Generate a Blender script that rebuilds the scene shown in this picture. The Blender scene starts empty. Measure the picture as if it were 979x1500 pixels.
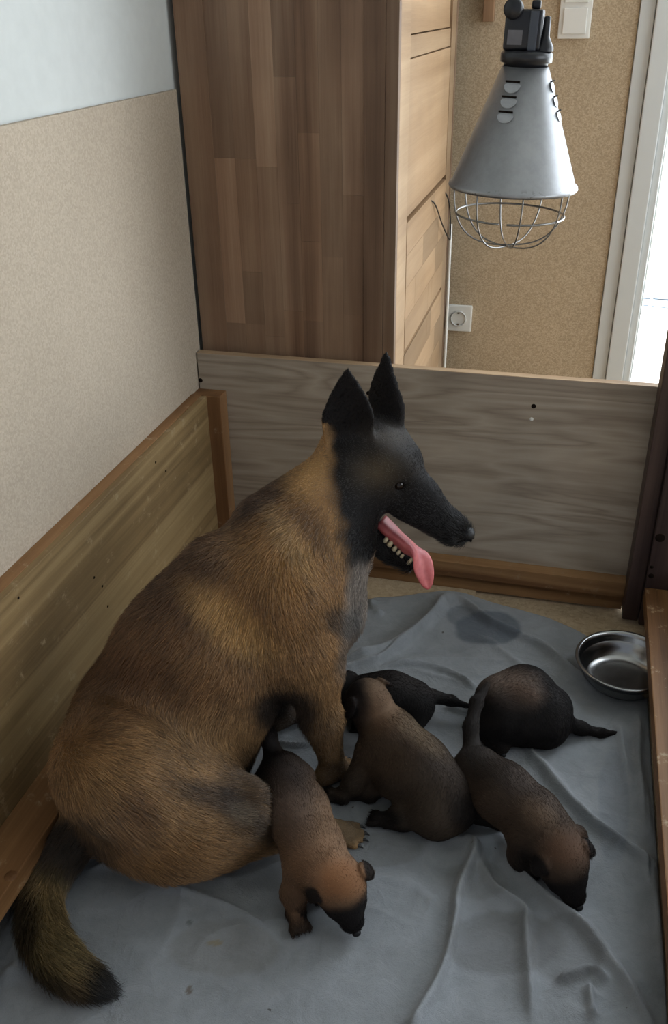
import bpy, bmesh, math, random
import numpy as np
from mathutils import Vector, Matrix

D = bpy.data
SC = bpy.context.scene
COL = SC.collection
PI = math.pi

# ------------------------------------------------------------------ camera
FPX, CX, CY = 1335.0, 489.5, 750.0
CAM = np.array([0.0, 0.0, 1.2])


def unit(v):
    v = np.array(v, float)
    return v / np.linalg.norm(v)


_Y = unit([885 - CX, CY - 0, -FPX])
_Z = -unit([531 - CX, CY - 3150, -FPX])
_Z = unit(_Z - _Y * np.dot(_Z, _Y))
_X = np.cross(_Y, _Z)
ROT = np.array([_X, _Y, _Z])
cam = D.objects.new('camera', D.cameras.new('camera'))
COL.objects.link(cam)
cam.data.sensor_fit = 'VERTICAL'
cam.data.sensor_height = 36
cam.data.lens = FPX / 1500 * 36
cam.data.clip_start = 0.02
m4 = Matrix(ROT.tolist()).to_4x4()
m4.translation = CAM.tolist()
cam.matrix_world = m4
SC.camera = cam

# ------------------------------------------------------------------ world, lights, exposure
SC.view_settings.view_transform = 'Standard'
SC.view_settings.look = 'None'
SC.view_settings.gamma = 1
SC.view_settings.use_curve_mapping = False
SC.view_settings.exposure = 0.30
w = D.worlds.new('world')
SC.world = w
w.use_nodes = True
bg = w.node_tree.nodes['Background']
bg.inputs[0].default_value = (0.80, 0.88, 1.0, 1)
bg.inputs[1].default_value = 0.36


def area_light(name, loc, target, sx, sy, power, col):
    l = D.lights.new(name, 'AREA')
    l.shape = 'RECTANGLE'
    l.size, l.size_y = sx, sy
    l.energy = power
    l.color = col
    o = D.objects.new(name, l)
    COL.objects.link(o)
    o.location = loc
    o.rotation_euler = (Vector(target) - Vector(loc)).to_track_quat('-Z', 'Y').to_euler()
    return o


# daylight entering by the glazed door in the back wall
area_light('daylight', (1.02, 2.66, 1.15), (0.35, 0.9, 0.30), 1.5, 1.9, 48, (0.85, 0.93, 1.0))
# unseen fill light added at the right-hand wall to brighten the left wall
area_light('side_fill', (2.12, 0.95, 1.25), (-0.8, 1.0, 0.7), 1.3, 1.2, 20, (0.88, 0.94, 1.0))
sun = D.objects.new('sun', D.lights.new('sun', 'SUN'))
COL.objects.link(sun)
sun.data.energy = 20.0
sun.data.angle = 0.01
sun.rotation_euler = (math.radians(10), math.radians(50), 0)


# ------------------------------------------------------------------ picture geometry helpers
def ray(px, py):
    return ROT @ unit([px - CX, CY - py, -FPX])


def on(px, py, ax, val):
    d = ray(px, py)
    return CAM + d * (val - CAM[ax]) / d[ax]


def G(px, py, z=0.0):
    return on(px, py, 2, z)


def proj(P):
    c = (np.asarray(P) - CAM) @ ROT          # world -> camera coords
    return CX + FPX * c[..., 0] / -c[..., 2], CY - FPX * c[..., 1] / -c[..., 2]


# ------------------------------------------------------------------ node helpers
def srgb(r, g, b):
    def f(c):
        c /= 255.0
        return c / 12.92 if c <= 0.04045 else ((c + 0.055) / 1.055) ** 2.4
    return (f(r), f(g), f(b), 1.0)


class NT:
    def __init__(self, name, rough=0.6, spec=0.4, metal=0.0):
        self.m = D.materials.new(name)
        self.m.use_nodes = True
        self.t = self.m.node_tree
        self.b = self.t.nodes['Principled BSDF']
        self.b.inputs['Roughness'].default_value = rough
        self.b.inputs['Specular IOR Level'].default_value = spec
        self.b.inputs['Metallic'].default_value = metal

    def n(self, typ, **kw):
        nd = self.t.nodes.new(typ)
        for k, v in kw.items():
            if k in nd.inputs.keys():
                nd.inputs[k].default_value = v
            else:
                setattr(nd, k, v)
        return nd

    def l(self, a, b):
        self.t.links.new(a, b)

    def coords(self, scale=(1, 1, 1), rot=(0, 0, 0), loc=(0, 0, 0), kind='Object'):
        tc = self.n('ShaderNodeTexCoord')
        mp = self.n('ShaderNodeMapping')
        mp.inputs['Scale'].default_value = scale
        mp.inputs['Rotation'].default_value = rot
        mp.inputs['Location'].default_value = loc
        self.l(tc.outputs[kind], mp.inputs['Vector'])
        return mp.outputs['Vector']

    def noise(self, vec, scale, detail=4, rough=0.5, dist=0.0):
        nd = self.n('ShaderNodeTexNoise', Scale=scale, Detail=detail, Roughness=rough, Distortion=dist)
        self.l(vec, nd.inputs['Vector'])
        return nd.outputs['Fac']

    def ramp(self, fac, stops):
        r = self.n('ShaderNodeValToRGB')
        cr = r.color_ramp
        while len(cr.elements) < len(stops):
            cr.elements.new(0.5)
        for e, (p, c) in zip(cr.elements, stops):
            e.position = p
            e.color = c if len(c) == 4 else (*c, 1)
        self.l(fac, r.inputs[0])
        return r.outputs['Color']

    def mix(self, fac, a, b, mode='MIX'):
        mx = self.n('ShaderNodeMix', data_type='RGBA', blend_type=mode)
        for s, v in ((0, fac), (6, a), (7, b)):
            if hasattr(v, 'is_linked'):
                self.l(v, mx.inputs[s])
            else:
                mx.inputs[s].default_value = v
        return mx.outputs[2]

    def bump(self, h, strength=0.3, dist=0.001):
        bp = self.n('ShaderNodeBump', Strength=strength, Distance=dist)
        self.l(h, bp.inputs['Height'])
        self.l(bp.outputs[0], self.b.inputs['Normal'])

    def base(self, c):
        if hasattr(c, 'is_linked'):
            self.l(c, self.b.inputs['Base Color'])
        else:
            self.b.inputs['Base Color'].default_value = c
        return self


def plain(name, c, rough=0.5, spec=0.4, metal=0.0, var=0.0):
    t = NT(name, rough, spec, metal)
    if var:
        v = t.noise(t.coords(), 40, 5)
        k = 1 - var
        t.base(t.ramp(v, [(0.3, (c[0] * k, c[1] * k, c[2] * k, 1)), (0.7, c)]))
    else:
        t.base(c)
    return t.m


def wood(name, dark, mid, light, axis=0, across=26, along=1.6, rough=0.55, tint=False, rings=0.5, wear=None, bump=0.25):
    """grain runs along the axis"""
    t = NT(name, rough, 0.3)
    s = [across] * 3
    s[axis] = along
    v = t.coords(tuple(s))
    big = t.noise(v, 0.28, 3, 0.5, 0.6)
    # growth bands: a stretched noise multiplied and folded
    band = t.n('ShaderNodeMath', operation='MULTIPLY')
    t.l(big, band.inputs[0])
    band.inputs[1].default_value = 11 * rings + 2
    fr = t.n('ShaderNodeMath', operation='PINGPONG')
    t.l(band.outputs[0], fr.inputs[0])
    fr.inputs[1].default_value = 1.0
    s2 = [260] * 3
    s2[axis] = 5
    v2 = t.coords(tuple(s2))
    fine = t.noise(v2, 1.0, 5, 0.7)
    mixf = t.n('ShaderNodeMix', data_type='FLOAT')
    mixf.inputs[0].default_value = 0.5
    t.l(fr.outputs[0], mixf.inputs[2])
    t.l(fine, mixf.inputs[3])
    c = t.ramp(mixf.outputs[0], [(0.18, dark), (0.5, mid), (0.85, light)])
    blotch = t.noise(t.coords((1, 1, 1)), 7, 4)
    c = t.mix(0.35, c, t.ramp(blotch, [(0.3, (0.55, 0.55, 0.55)), (0.7, (1, 1, 1))]), 'MULTIPLY')
    if wear:
        wn = t.noise(t.coords((1, 1, 1)), 28, 8, 0.75)
        wf = t.ramp(wn, [(0.58, (0, 0, 0)), (0.68, (1, 1, 1))])
        c = t.mix(wf, c, wear)
    if tint:
        oi = t.n('ShaderNodeObjectInfo')
        c = t.mix(1.0, c, oi.outputs['Color'], 'MULTIPLY')
    t.base(c)
    t.bump(fine, bump, 0.0008)
    return t.m


# ------------------------------------------------------------------ object helpers
def tag(o, label=None, cat=None, group=None, kind=None):
    if label:
        o['label'] = label
    if cat:
        o['category'] = cat
    if group:
        o['group'] = group
    if kind:
        o['kind'] = kind
    return o


def link(name, me, mat=None, parent=None, smooth=False):
    o = D.objects.new(name, me)
    COL.objects.link(o)
    if mat is not None:
        me.materials.clear()
        me.materials.append(mat)
    if parent is not None:
        o.parent = parent
    if smooth and hasattr(me, 'polygons'):
        me.polygons.foreach_set('use_smooth', [True] * len(me.polygons))
    return o


def bm_obj(name, bm, mat=None, parent=None, smooth=False):
    bmesh.ops.recalc_face_normals(bm, faces=bm.faces)
    me = D.meshes.new(name)
    bm.to_mesh(me)
    bm.free()
    return link(name, me, mat, parent, smooth)


def add_box(bm, lo, hi, bev=0.0):
    lo, hi = Vector(lo), Vector(hi)
    r = bmesh.ops.create_cube(bm, size=1.0)
    sz = hi - lo
    c = (lo + hi) / 2
    for v in r['verts']:
        v.co = Vector((v.co.x * sz.x, v.co.y * sz.y, v.co.z * sz.z)) + c
    if bev:
        es = {e for v in r['verts'] for e in v.link_edges}
        bmesh.ops.bevel(bm, geom=list(es), offset=bev, segments=2, affect='EDGES', profile=0.6)


def box(name, lo, hi, mat, parent=None, bev=0.0, color=None):
    bm = bmesh.new()
    add_box(bm, lo, hi, bev)
    o = bm_obj(name, bm, mat, parent)
    if color:
        o.color = color
    return o


def tube_bm(bm, pts, r, seg=10, closed=False):
    """a round bar along pts; r may be a list"""
    pts = [Vector(p) for p in pts]
    n = len(pts)
    rr = r if hasattr(r, '__len__') else [r] * n
    rings = []
    up = None
    for i, p in enumerate(pts):
        a = pts[(i - 1) % n] if (i > 0 or closed) else p
        b = pts[(i + 1) % n] if (i < n - 1 or closed) else p
        t = (b - a).normalized()
        if up is None:
            up = t.orthogonal().normalized()
        up = (up - t * up.dot(t)).normalized()
        s = t.cross(up)
        rings.append([bm.verts.new(p + (up * math.cos(2 * PI * k / seg) + s * math.sin(2 * PI * k / seg)) * rr[i]) for k in range(seg)])
    for i in range(n if closed else n - 1):
        A, B = rings[i], rings[(i + 1) % n]
        for k in range(seg):
            bm.faces.new((A[k], A[(k + 1) % seg], B[(k + 1) % seg], B[k]))
    if not closed:
        bm.faces.new(rings[0])
        bm.faces.new(rings[-1][::-1])


def spline(pts, n=8):
    pts = [np.array(p, float) for p in pts]
    P = [2 * pts[0] - pts[1]] + pts + [2 * pts[-1] - pts[-2]]
    out = []
    for i in range(1, len(P) - 2):
        for k in range(n):
            t = k / n
            a, b, c, d = P[i - 1], P[i], P[i + 1], P[i + 2]
            out.append(0.5 * ((2 * b) + (c - a) * t + (2 * a - 5 * b + 4 * c - d) * t * t + (-a + 3 * b - 3 * c + d) * t ** 3))
    out.append(pts[-1])
    return out


def lathe(bm, prof, seg=48, mat=Matrix.Identity(4)):
    rings = []
    for r, z in prof:
        rings.append([bm.verts.new(mat @ Vector((r * math.cos(2 * PI * k / seg), r * math.sin(2 * PI * k / seg), z))) for k in range(seg)] if r > 1e-6 else [bm.verts.new(mat @ Vector((0, 0, z)))])
    for A, B in zip(rings, rings[1:]):
        for k in range(seg):
            q = [A[k % len(A)], A[(k + 1) % len(A)], B[(k + 1) % len(B)], B[k % len(B)]]
            u = []
            for v in q:
                if v not in u:
                    u.append(v)
            if len(u) > 2:
                bm.faces.new(u)


def empty(name, loc=(0, 0, 0)):
    o = D.objects.new(name, None)
    COL.objects.link(o)
    o.empty_display_size = 0.05
    o['_loc'] = 0
    del o['_loc']
    return o


def poly_prism(name, pts, vec, mat, parent=None):
    bm = bmesh.new()
    a = [bm.verts.new(p) for p in pts]
    b = [bm.verts.new(Vector(p) + Vector(vec)) for p in pts]
    bm.faces.new(a)
    bm.faces.new(b[::-1])
    for i in range(len(a)):
        j = (i + 1) % len(a)
        bm.faces.new((a[i], b[i], b[j], a[j]))
    return bm_obj(name, bm, mat, parent)


# ------------------------------------------------------------------ materials of the room
XW, YB, YW = -0.812, 1.8144, 2.75      # left wall, back board, back wall


def board_mat(name, cols, scale, bump=0.3, spots=True, big=0.25):
    t = NT(name, 0.8, 0.2)
    v = t.coords()
    vo = t.n('ShaderNodeTexVoronoi', Scale=scale)
    t.l(v, vo.inputs['Vector'])
    sep = t.n('ShaderNodeSeparateColor')
    t.l(vo.outputs['Color'], sep.inputs[0])
    c = t.ramp(sep.outputs[0], [(0.0, cols[0]), (0.5, cols[1]), (1.0, cols[2])])
    n1 = t.noise(v, scale * 2.2, 5, 0.7)
    c = t.mix(0.5, c, t.ramp(n1, [(0.3, cols[0]), (0.7, cols[2])]))
    n2 = t.noise(v, 3.0, 3)
    c = t.mix(big, c, t.ramp(n2, [(0.3, (0.6, 0.58, 0.56)), (0.7, (1, 1, 1))]), 'MULTIPLY')
    if spots:
        n3 = t.noise(v, 26, 2, 0.4)
        c = t.mix(t.ramp(n3, [(0.80, (0, 0, 0)), (0.815, (1, 1, 1))]), c, srgb(70, 55, 42))
    t.base(c)
    t.bump(n1, bump, 0.0006)
    return t.m


M_mdf = board_mat('mdf_panel', [srgb(168, 154, 136), srgb(184, 170, 152), srgb(198, 184, 166)], 300, 0.25)
M_chip = board_mat('chipboard_panel', [srgb(152, 132, 106), srgb(188, 166, 136), srgb(214, 196, 168)], 330, 0.4)
M_floorchip = board_mat('plywood_floor', [srgb(150, 130, 104), srgb(172, 152, 124), srgb(190, 170, 142)], 120, 0.4, big=0.6)
M_white = plain('white_plaster', srgb(205, 208, 206), 0.9, 0.1, var=0.05)
M_pvc = plain('white_door_profile', srgb(206, 208, 206), 0.35, 0.5)
M_plastic = plain('white_switch_plastic', srgb(225, 224, 218), 0.35, 0.5)
M_dark = plain('dark_hole', srgb(26, 20, 16), 0.9, 0.05)
M_ward = wood('wardrobe_wood', srgb(118, 90, 70), srgb(150, 118, 94), srgb(176, 146, 120), 2, 30, 1.6, 0.5, True, rings=0.35)
M_wardf = wood('wardrobe_front_wood', srgb(142, 113, 84), srgb(168, 138, 106), srgb(187, 158, 126), 1, 24, 1.4, 0.4, True, rings=0.35)
M_oakgrey = wood('grey_oak_laminate', srgb(140, 126, 112), srgb(164, 150, 134), srgb(178, 165, 149), 0, 40, 4.5, 0.5, False, rings=1.2)
M_oakedge = wood('board_edge', srgb(140, 112, 84), srgb(170, 142, 112), srgb(190, 165, 136), 0, 30, 2, 0.45, rings=0.3)
M_leftb = wood('left_board_wood', srgb(112, 90, 60), srgb(138, 114, 78), srgb(156, 132, 94), 1, 70, 1.4, 0.5, rings=0.4, wear=srgb(160, 140, 108))
M_rail = wood('worn_rail_wood', srgb(92, 62, 36), srgb(124, 88, 54), srgb(150, 112, 74), 1, 28, 1.5, 0.55, rings=0.4, wear=srgb(168, 146, 116))
M_railx = wood('back_rail_wood', srgb(92, 62, 38), srgb(124, 90, 58), srgb(150, 116, 80), 0, 28, 1.5, 0.5, rings=0.4, wear=srgb(140, 116, 90))
M_post = wood('post_wood', srgb(100, 68, 42), srgb(128, 92, 60), srgb(150, 114, 78), 2, 28, 1.5, 0.5, rings=0.4, wear=srgb(158, 138, 112))
M_postd = wood('dark_post_wood', srgb(46, 35, 34), srgb(64, 50, 47), srgb(82, 66, 60), 2, 26, 1.5, 0.45, rings=0.5)

# ------------------------------------------------------------------ room shell
floor = tag(box('floor', (-0.9, -1.2, -0.06), (2.2, 2.9, -0.012), M_floorchip), kind='structure')
wl = tag(box('wall_left', (XW - 0.1, -1.0, -0.06), (XW, 2.85, 2.5), M_white), kind='structure')
box('wall_panel', (XW + 0.0005, -0.9, -0.01), (-0.80, 1.842, 1.058), M_mdf, wl, 0.0015)
wb = tag(bm_obj('wall_back', (lambda bm: (add_box(bm, (XW, YW, -0.06), (0.205, YW + 0.12, 2.5)),
                                        add_box(bm, (0.205, YW, 2.12), (1.9, YW + 0.12, 2.5)),
                                        add_box(bm, (1.9, YW, -0.06), (2.3, YW + 0.12, 2.5)), bm)[-1])(bmesh.new()), M_white), kind='structure')
box('wall_panel', (-0.80, YW - 0.012, -0.01), (0.09, YW - 0.0005, 2.4), M_chip, wb, 0.001)
tag(box('wall_right', (2.2, -1.0, -0.06), (2.3, YW - 0.001, 2.5), M_white), kind='structure')
tag(box('ceiling', (XW - 0.1, -1.4, 2.501), (2.3, 2.9, 2.6), M_white), kind='structure')

# glazed door: white profiles stepping back to the pane
door = tag(empty('door_1'), kind='structure')
box('casing', (0.0915, YW - 0.020, -0.012), (0.128, YW - 0.0005, 2.16), M_pvc, door, 0.002)
box('frame', (0.1295, YW - 0.034, -0.012), (0.178, YW + 0.05, 2.16), M_pvc, door, 0.003)
box('sash', (0.1785, YW - 0.024, 0.03), (0.199, YW + 0.05, 2.10), M_pvc, door, 0.003)
box('sash', (1.82, YW - 0.022, 0.03), (1.89, YW + 0.05, 2.10), M_pvc, door, 0.004)
box('threshold', (0.1805, YW - 0.03, -0.012), (1.89, YW + 0.06, 0.029), M_pvc, door, 0.003)
box('frame', (0.1805, YW - 0.03, 2.102), (1.89, YW + 0.05, 2.16), M_pvc, door, 0.003)
gt = NT('pane_glass')
tr = gt.n('ShaderNodeBsdfTransparent')
gl = gt.n('ShaderNodeBsdfGlossy')
gl.inputs['Roughness'].default_value = 0.02
mx = gt.n('ShaderNodeMixShader')
mx.inputs[0].default_value = 0.06
gt.l(tr.outputs[0], mx.inputs[1])
gt.l(gl.outputs[0], mx.inputs[2])
gt.l(mx.outputs[0], gt.t.nodes['Material Output'].inputs[0])
box('pane', (0.1995, YW + 0.010, 0.031), (1.819, YW + 0.016, 2.099), gt.m, door)

# outside
terr = tag(box('terrace', (-0.6, YW + 0.13, -0.10), (5.0, 4.35, -0.06), plain('pale_terrace', srgb(236, 236, 232), 0.8, 0.2, var=0.04)), kind='structure')
deckm = plain('blue_grey_decking', srgb(205, 220, 234), 0.7, 0.2, var=0.2)
dk = tag(empty('terrace_deck'), kind='structure')
for k in range(4):
    box('plank', (-0.6, 4.36 + k * 0.115, -0.10), (5.0, 4.465 + k * 0.115, -0.055), deckm, dk, 0.002)
tag(box('lawn', (-3, 4.84, -0.14), (8.0, 14, -0.10), plain('lawn_green', srgb(205, 212, 185), 0.9, 0.1, var=0.3)), kind='structure')
fe = tag(empty('garden_fence'), 'white garden fence seen through the glazed door', 'fence')
fm = plain('pale_fence', srgb(240, 244, 248), 0.7, 0.2)
for k in range(9):
    box('post', (0.35 + k * 0.55, 4.30, -0.06), (0.362 + k * 0.55, 4.312, 0.84), fm, fe)
box('rail', (0.3, 4.299, 0.841), (4.9, 4.315, 0.86), fm, fe)

# ------------------------------------------------------------------ wardrobe
wd = tag(empty('wardrobe'), 'tall brown wooden wardrobe with stave-glued side panel standing in the corner', 'wardrobe')
WX0, WX1, WY0, WY1, WZ = -0.798, -0.356, 1.854, 2.62, 2.3


def tone(k, warm=0.0):
    k *= 0.84
    return (k * (1 + warm), k, k * (1 - warm), 1)


box('carcass', (WX0 + 0.002, WY0 + 0.02, 0.0), (WX1 - 0.022, WY1 - 0.002, WZ), M_ward, wd, color=tone(0.7))
box('side_stile', (WX0, WY0, 0.0), (-0.737, WY0 + 0.0195, WZ), M_ward, wd, 0.0008, tone(0.86, 0.02))
box('side_stile', (-0.4225, WY0, 0.0), (-0.3815, WY0 + 0.0195, WZ), M_ward, wd, 0.0008, tone(0.62, 0.01))
box('edge_strip', (-0.381, WY0, 0.0), (WX1, WY0 + 0.0195, WZ), M_ward, wd, 0.0012, tone(0.58, 0.01))
cols = [  # column: list of (z top, tone)
    [(2.3, .78), (1.36, .74), (0.93, 1.16), (0.585, .84)],
    [(2.3, .74), (1.5, .80), (0.93, .84), (0.70, .72), (0.585, .82)],
    [(2.3, 1.12), (0.915, .86), (0.56, .92)],
    [(2.3, .72), (1.08, .94), (0.845, .98), (0.62, .90)],
    [(2.3, .74), (0.98, .92), (0.77, .98), (0.60, .86)],
    [(2.3, .76), (1.3, .72), (0.74, .80), (0.50, .84)],
    [(2.3, .78), (1.45, .90), (0.865, .74), (0.62, .78)],
]
rnd = random.Random(4)
cw = (0.737 - 0.4225) / 7
for i, col in enumerate(cols):
    x0 = -0.737 + i * cw
    for j, (zt, tn) in enumerate(col):
        zb = col[j + 1][0] if j + 1 < len(col) else 0.0
        box('stave', (x0 + 0.0001, WY0 + 0.0022 + 0.0003 * ((i + j) % 2), zb + 0.0001), (x0 + cw - 0.0001, WY0 + 0.0195, zt - 0.0001), M_ward, wd, 0.0, tone(tn, rnd.uniform(-0.01, 0.04)))
# front faces +X: stiles, framed doors and drawers
box('front_stile', (WX1 - 0.021, WY0 + 0.0200, 0.0), (WX1, 1.975, WZ), M_wardf, wd, 0.001, tone(1.18, -0.01))
box('front_stile', (WX1 - 0.021, 2.545, 0.0), (WX1, WY1, WZ), M_wardf, wd, 0.001, tone(0.80))
box('front_rail', (WX1 - 0.021, 1.9755, 1.105), (WX1 - 0.003, 2.5445, 1.145), M_wardf, wd, 0.002, tone(0.95))
for nm, z0, z1 in (('door', 1.147, 2.25), ('door', 0.800, 1.103), ('drawer', 0.503, 0.790), ('drawer', 0.205, 0.493), ('drawer', 0.02, 0.195)):
    d = box(nm, (WX1 - 0.021, 1.9765, z0), (WX1 - 0.001 if nm == 'drawer' or z0 < 1 else WX1 - 0.006, 2.5435, z1), M_wardf, wd, 0.002, tone(1.02, 0.02))
    if nm == 'drawer':
        h = (z1 - z0) / 4
        for k in range(4):
            segs = [1.9765, 2.10 + 0.1 * ((k * 7 + int(z0 * 10)) % 3), 2.36 + 0.04 * (k % 3), 2.5435]
            for a, b in zip(segs, segs[1:]):
                box('stave', (WX1 - 0.0012, a + 0.0004, z0 + k * h + 0.0004), (WX1 + 0.0008, b - 0.0004, z0 + (k + 1) * h - 0.0004), M_wardf, d, 0, tone(rnd.choice([0.72, 0.95, 1.05, 1.12]), 0.02))
box('back_edge', (WX1 - 0.06, WY1 + 0.0005, 0.0), (WX1 + 0.001, WY1 + 0.02, WZ), M_ward, wd, 0.001, tone(0.7))

# cable hanging out of the drawer gap, pale flex down the rear edge, batten on the wall
M_black = plain('black_plastic', srgb(24, 25, 30), 0.35, 0.5)
M_cable = plain('black_cable', srgb(30, 28, 28), 0.5, 0.4)
bm = bmesh.new()
xq = WX1 + 0.006
tube_bm(bm, spline([on(628, 292, 0, WX1 - 0.004), on(638, 300, 0, xq), on(648, 328, 0, xq + .004), on(658, 350, 0, xq + .006), on(660, 346, 0, xq + .006), on(660, 318, 0, xq + .004), on(657, 292, 0, xq + .002), on(650, 278, 0, WX1 - 0.004)], 6), 0.0018, 8)
tag(bm_obj('cable', bm, M_cable, None, True), 'thin black cable looping out of the gap above the wardrobe drawers', 'cable')
bm = bmesh.new()
tube_bm(bm, spline([(WX1 + 0.0075, WY1 + 0.014, 0.02), (WX1 + 0.0075, WY1 + 0.015, 0.4), (WX1 + 0.0075, WY1 + 0.013, 0.655)], 6), 0.0045, 8)
tag(bm_obj('cable', bm, M_plastic, None, True), 'thin white flex running down the rear edge of the wardrobe', 'cable')
bt = tag(box('batten', (-0.300, YW - 0.045, 1.155), (-0.272, YW - 0.0125, 2.3), wood('batten_wood', srgb(120, 90, 66), srgb(140, 108, 80), srgb(160, 128, 98), 2), None, 0.002), 'short brown wooden batten on the chipboard wall beside the wardrobe top', 'batten')

# wall socket and double switch
sk = tag(empty('wall_socket'), 'white single power socket on the chipboard wall beside the wardrobe', 'socket')
sx, sz, yk = on(671, 466, 1, YW - 0.02)[0] + 0.002, on(671, 466, 1, YW - 0.02)[2], YW - 0.0125
box('plate', (sx - 0.0405, yk - 0.012, sz - 0.0405), (sx + 0.0405, yk, sz + 0.0405), M_plastic, sk, 0.004)
bm = bmesh.new()
mt = Matrix.Translation((sx, yk - 0.0125, sz)) @ Matrix.Rotation(PI / 2, 4, 'X')
lathe(bm, [(0.0, -0.003), (0.0195, -0.003), (0.0205, 0.0035), (0.0235, 0.004), (0.0245, 0.0)], 32, mt)
bm_obj('recess_ring', bm, plain('socket_inner', srgb(190, 190, 186), 0.4), sk, True)
for dx in (-0.0095, 0.0095):
    bm = bmesh.new()
    lathe(bm, [(0.0, 0.0), (0.0028, 0.0)], 12, Matrix.Translation((sx + dx, yk - 0.0102, sz)) @ Matrix.Rotation(PI / 2, 4, 'X'))
    bm_obj('pin_hole', bm, M_dark, sk)
for dz in (-0.0175, 0.0175):
    box('earth_clip', (sx - 0.003, yk - 0.016, sz + dz - 0.002), (sx + 0.003, yk - 0.0125, sz + dz + 0.002), plain('clip_metal', srgb(120, 112, 98), 0.4, 0.5, 0.8), sk)
sw = tag(empty('light_switch'), 'white double rocker switch high on the chipboard wall', 'switch')
a = on(817, 57, 1, YW - 0.02)
swx, swz = a[0] - 0.001, a[2]
bm = bmesh.new()
add_box(bm, (swx, yk - 0.008, swz), (swx + 0.081, yk, swz + 0.152), 0.003)
bm_obj('plate', bm, M_plastic, sw)
for k in range(2):
    box('rocker', (swx + 0.011, yk - 0.0125, swz + 0.011 + k * 0.071), (swx + 0.070, yk - 0.0075, swz + 0.070 + k * 0.071), M_plastic, sw, 0.0015)

# ------------------------------------------------------------------ whelping box
wbx = tag(empty('whelping_box'), 'wooden whelping box with pale oak back board and brown side boards', 'whelping box')
box('back_board', (-0.797, YB, 0.045), (0.215, YB + 0.02, 0.523), M_oakgrey, wbx, 0.0008)
box('board_edging', (-0.797, YB + 0.0005, 0.5232), (0.215, YB + 0.0205, 0.5242), M_oakedge, wbx)
lb = box('left_board', (-0.7995, -0.3, 0.075), (-0.764, 1.772, 0.440), M_leftb, wbx, 0.0015)
box('board_edging', (-0.7995, -0.3, 0.4403), (-0.7760, 1.772, 0.4418), M_rail, lb, 0.0004)
box('corner_post', (-0.7995, 1.7725, 0.0), (-0.733, YB - 0.0005, 0.440), M_post, wbx, 0.002)
box('corner_post', (0.188, YB - 0.062, 0.0), (0.2215, YB - 0.0005, 0.72), M_postd, wbx, 0.003)
box('corner_post', (0.222, YB - 0.075, 0.0), (0.33, YB - 0.0005, 0.72), M_postd, wbx, 0.003)
box('side_rail', (-0.7635, -0.3, 0.064), (-0.690, 1.7720, 0.1), M_rail, wbx, 0.002)
box('side_rail', (0.222, -0.3, 0.066), (0.29, YB - 0.077, 0.1), M_rail, wbx, 0.002)
box('side_board', (0.2905, -0.3, 0.0), (0.315, YB - 0.077, 0.16), M_rail, wbx, 0.002)
# back rail: a wider ledge over a recessed lower board
poly_prism('back_rail', [(-0.7325, YB - 0.001, 0.076), (-0.7325, YB - 0.026, 0.071), (-0.7325, YB - 0.027, 0.034), (-0.7325, YB - 0.001, 0.034)], (0.920, 0, 0), M_railx, wbx)
box('lower_board', (-0.7325, YB - 0.016, -0.005), (0.1878, YB + 0.018, 0.0335), M_railx, wbx, 0.001)


def plug(name, x, z, r, mat, proud=0.0006, y=YB):
    bm = bmesh.new()
    lathe(bm, [(0, proud), (r * 0.85, proud), (r, proud * 0.2), (r, -0.004)], 16, Matrix.Translation((x, y, z)) @ Matrix.Rotation(PI / 2, 4, 'X'))
    return bm_obj(name, bm, mat, wbx, True)


for (px, py, r, mm) in ((782, 595, .005, M_dark), (779, 614, .004, M_plastic), (294, 557, .005, M_dark), (540, 576, .005, M_dark)):
    p = on(px, py, 1, YB)
    plug('dowel_hole' if mm is M_dark else 'dowel', p[0], p[2], r, mm)
for (px, py, r) in ((959, 787, .010), (949, 843, .006), (950, 830, .004), (970, 862, .0)):
    if r:
        p = on(px, py, 1, YB - 0.075)
        plug('bolt_hole', max(p[0], 0.2245 + r), p[2], r, M_dark, 0.0006, YB - 0.075)
bm = bmesh.new()
p = G(16, 1283, 0.1)
lathe(bm, [(0, 0.0008), (0.0085, 0.0008), (0.0095, 0.0)], 20, Matrix.Translation((p[0], p[1], 0.1)))
bm_obj('bolt_cap', bm, M_post, wbx, True)
for px, py in ((370, 640), (228, 677), (138, 846), (150, 859), (158, 888), (27, 876), (243, 690)):
    p = on(px, py, 0, -0.764)
    bm = bmesh.new()
    lathe(bm, [(0, 0.0007), (0.0022, 0.0006), (0.0026, 0)], 10, Matrix.Translation((-0.764, p[1], p[2])) @ Matrix.Rotation(PI / 2, 4, 'Y'))
    bm_obj('nail_hole', bm, M_dark, wbx)
# floor sheets of the box
box('floor_sheet', (-0.731, 0.0, -0.0115), (-0.14, YB - 0.017, -0.003), M_floorchip, wbx, 0.001)
fs = box('floor_sheet', (-0.138, 0.0, -0.0115), (0.2895, YB - 0.0760, -0.0015), M_floorchip, wbx, 0.001)

# ------------------------------------------------------------------ heat lamp
LY = 1.60
rimc = Vector(on(751, 274, 1, LY))
topc = Vector(on(770, 97, 1, LY))
ax = (topc - rimc).normalized()
Hl = (topc - rimc).length
lamp = tag(empty('heat_lamp', rimc), 'grey metal cone heat lamp with wire cage hanging over the box', 'lamp')
lamp.location = rimc
q = Vector((0, 0, 1)).rotation_difference(ax).to_matrix().to_4x4()     # local frame: Z up the axis
lamp.rotation_euler = q.to_euler()
al = NT('brushed_aluminium', 0.42, 0.5, 0.85)
nv = al.noise(al.coords((1, 1, 1)), 60, 6, 0.7)
ns = al.noise(al.coords((1, 1, 0.3)), 9, 3)
cc = al.mix(0.3, al.ramp(ns, [(0.3, srgb(140, 141, 143)), (0.7, srgb(164, 165, 168))]), al.ramp(nv, [(0.3, srgb(128, 128, 130)), (0.6, srgb(164, 165, 168))]))
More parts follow.
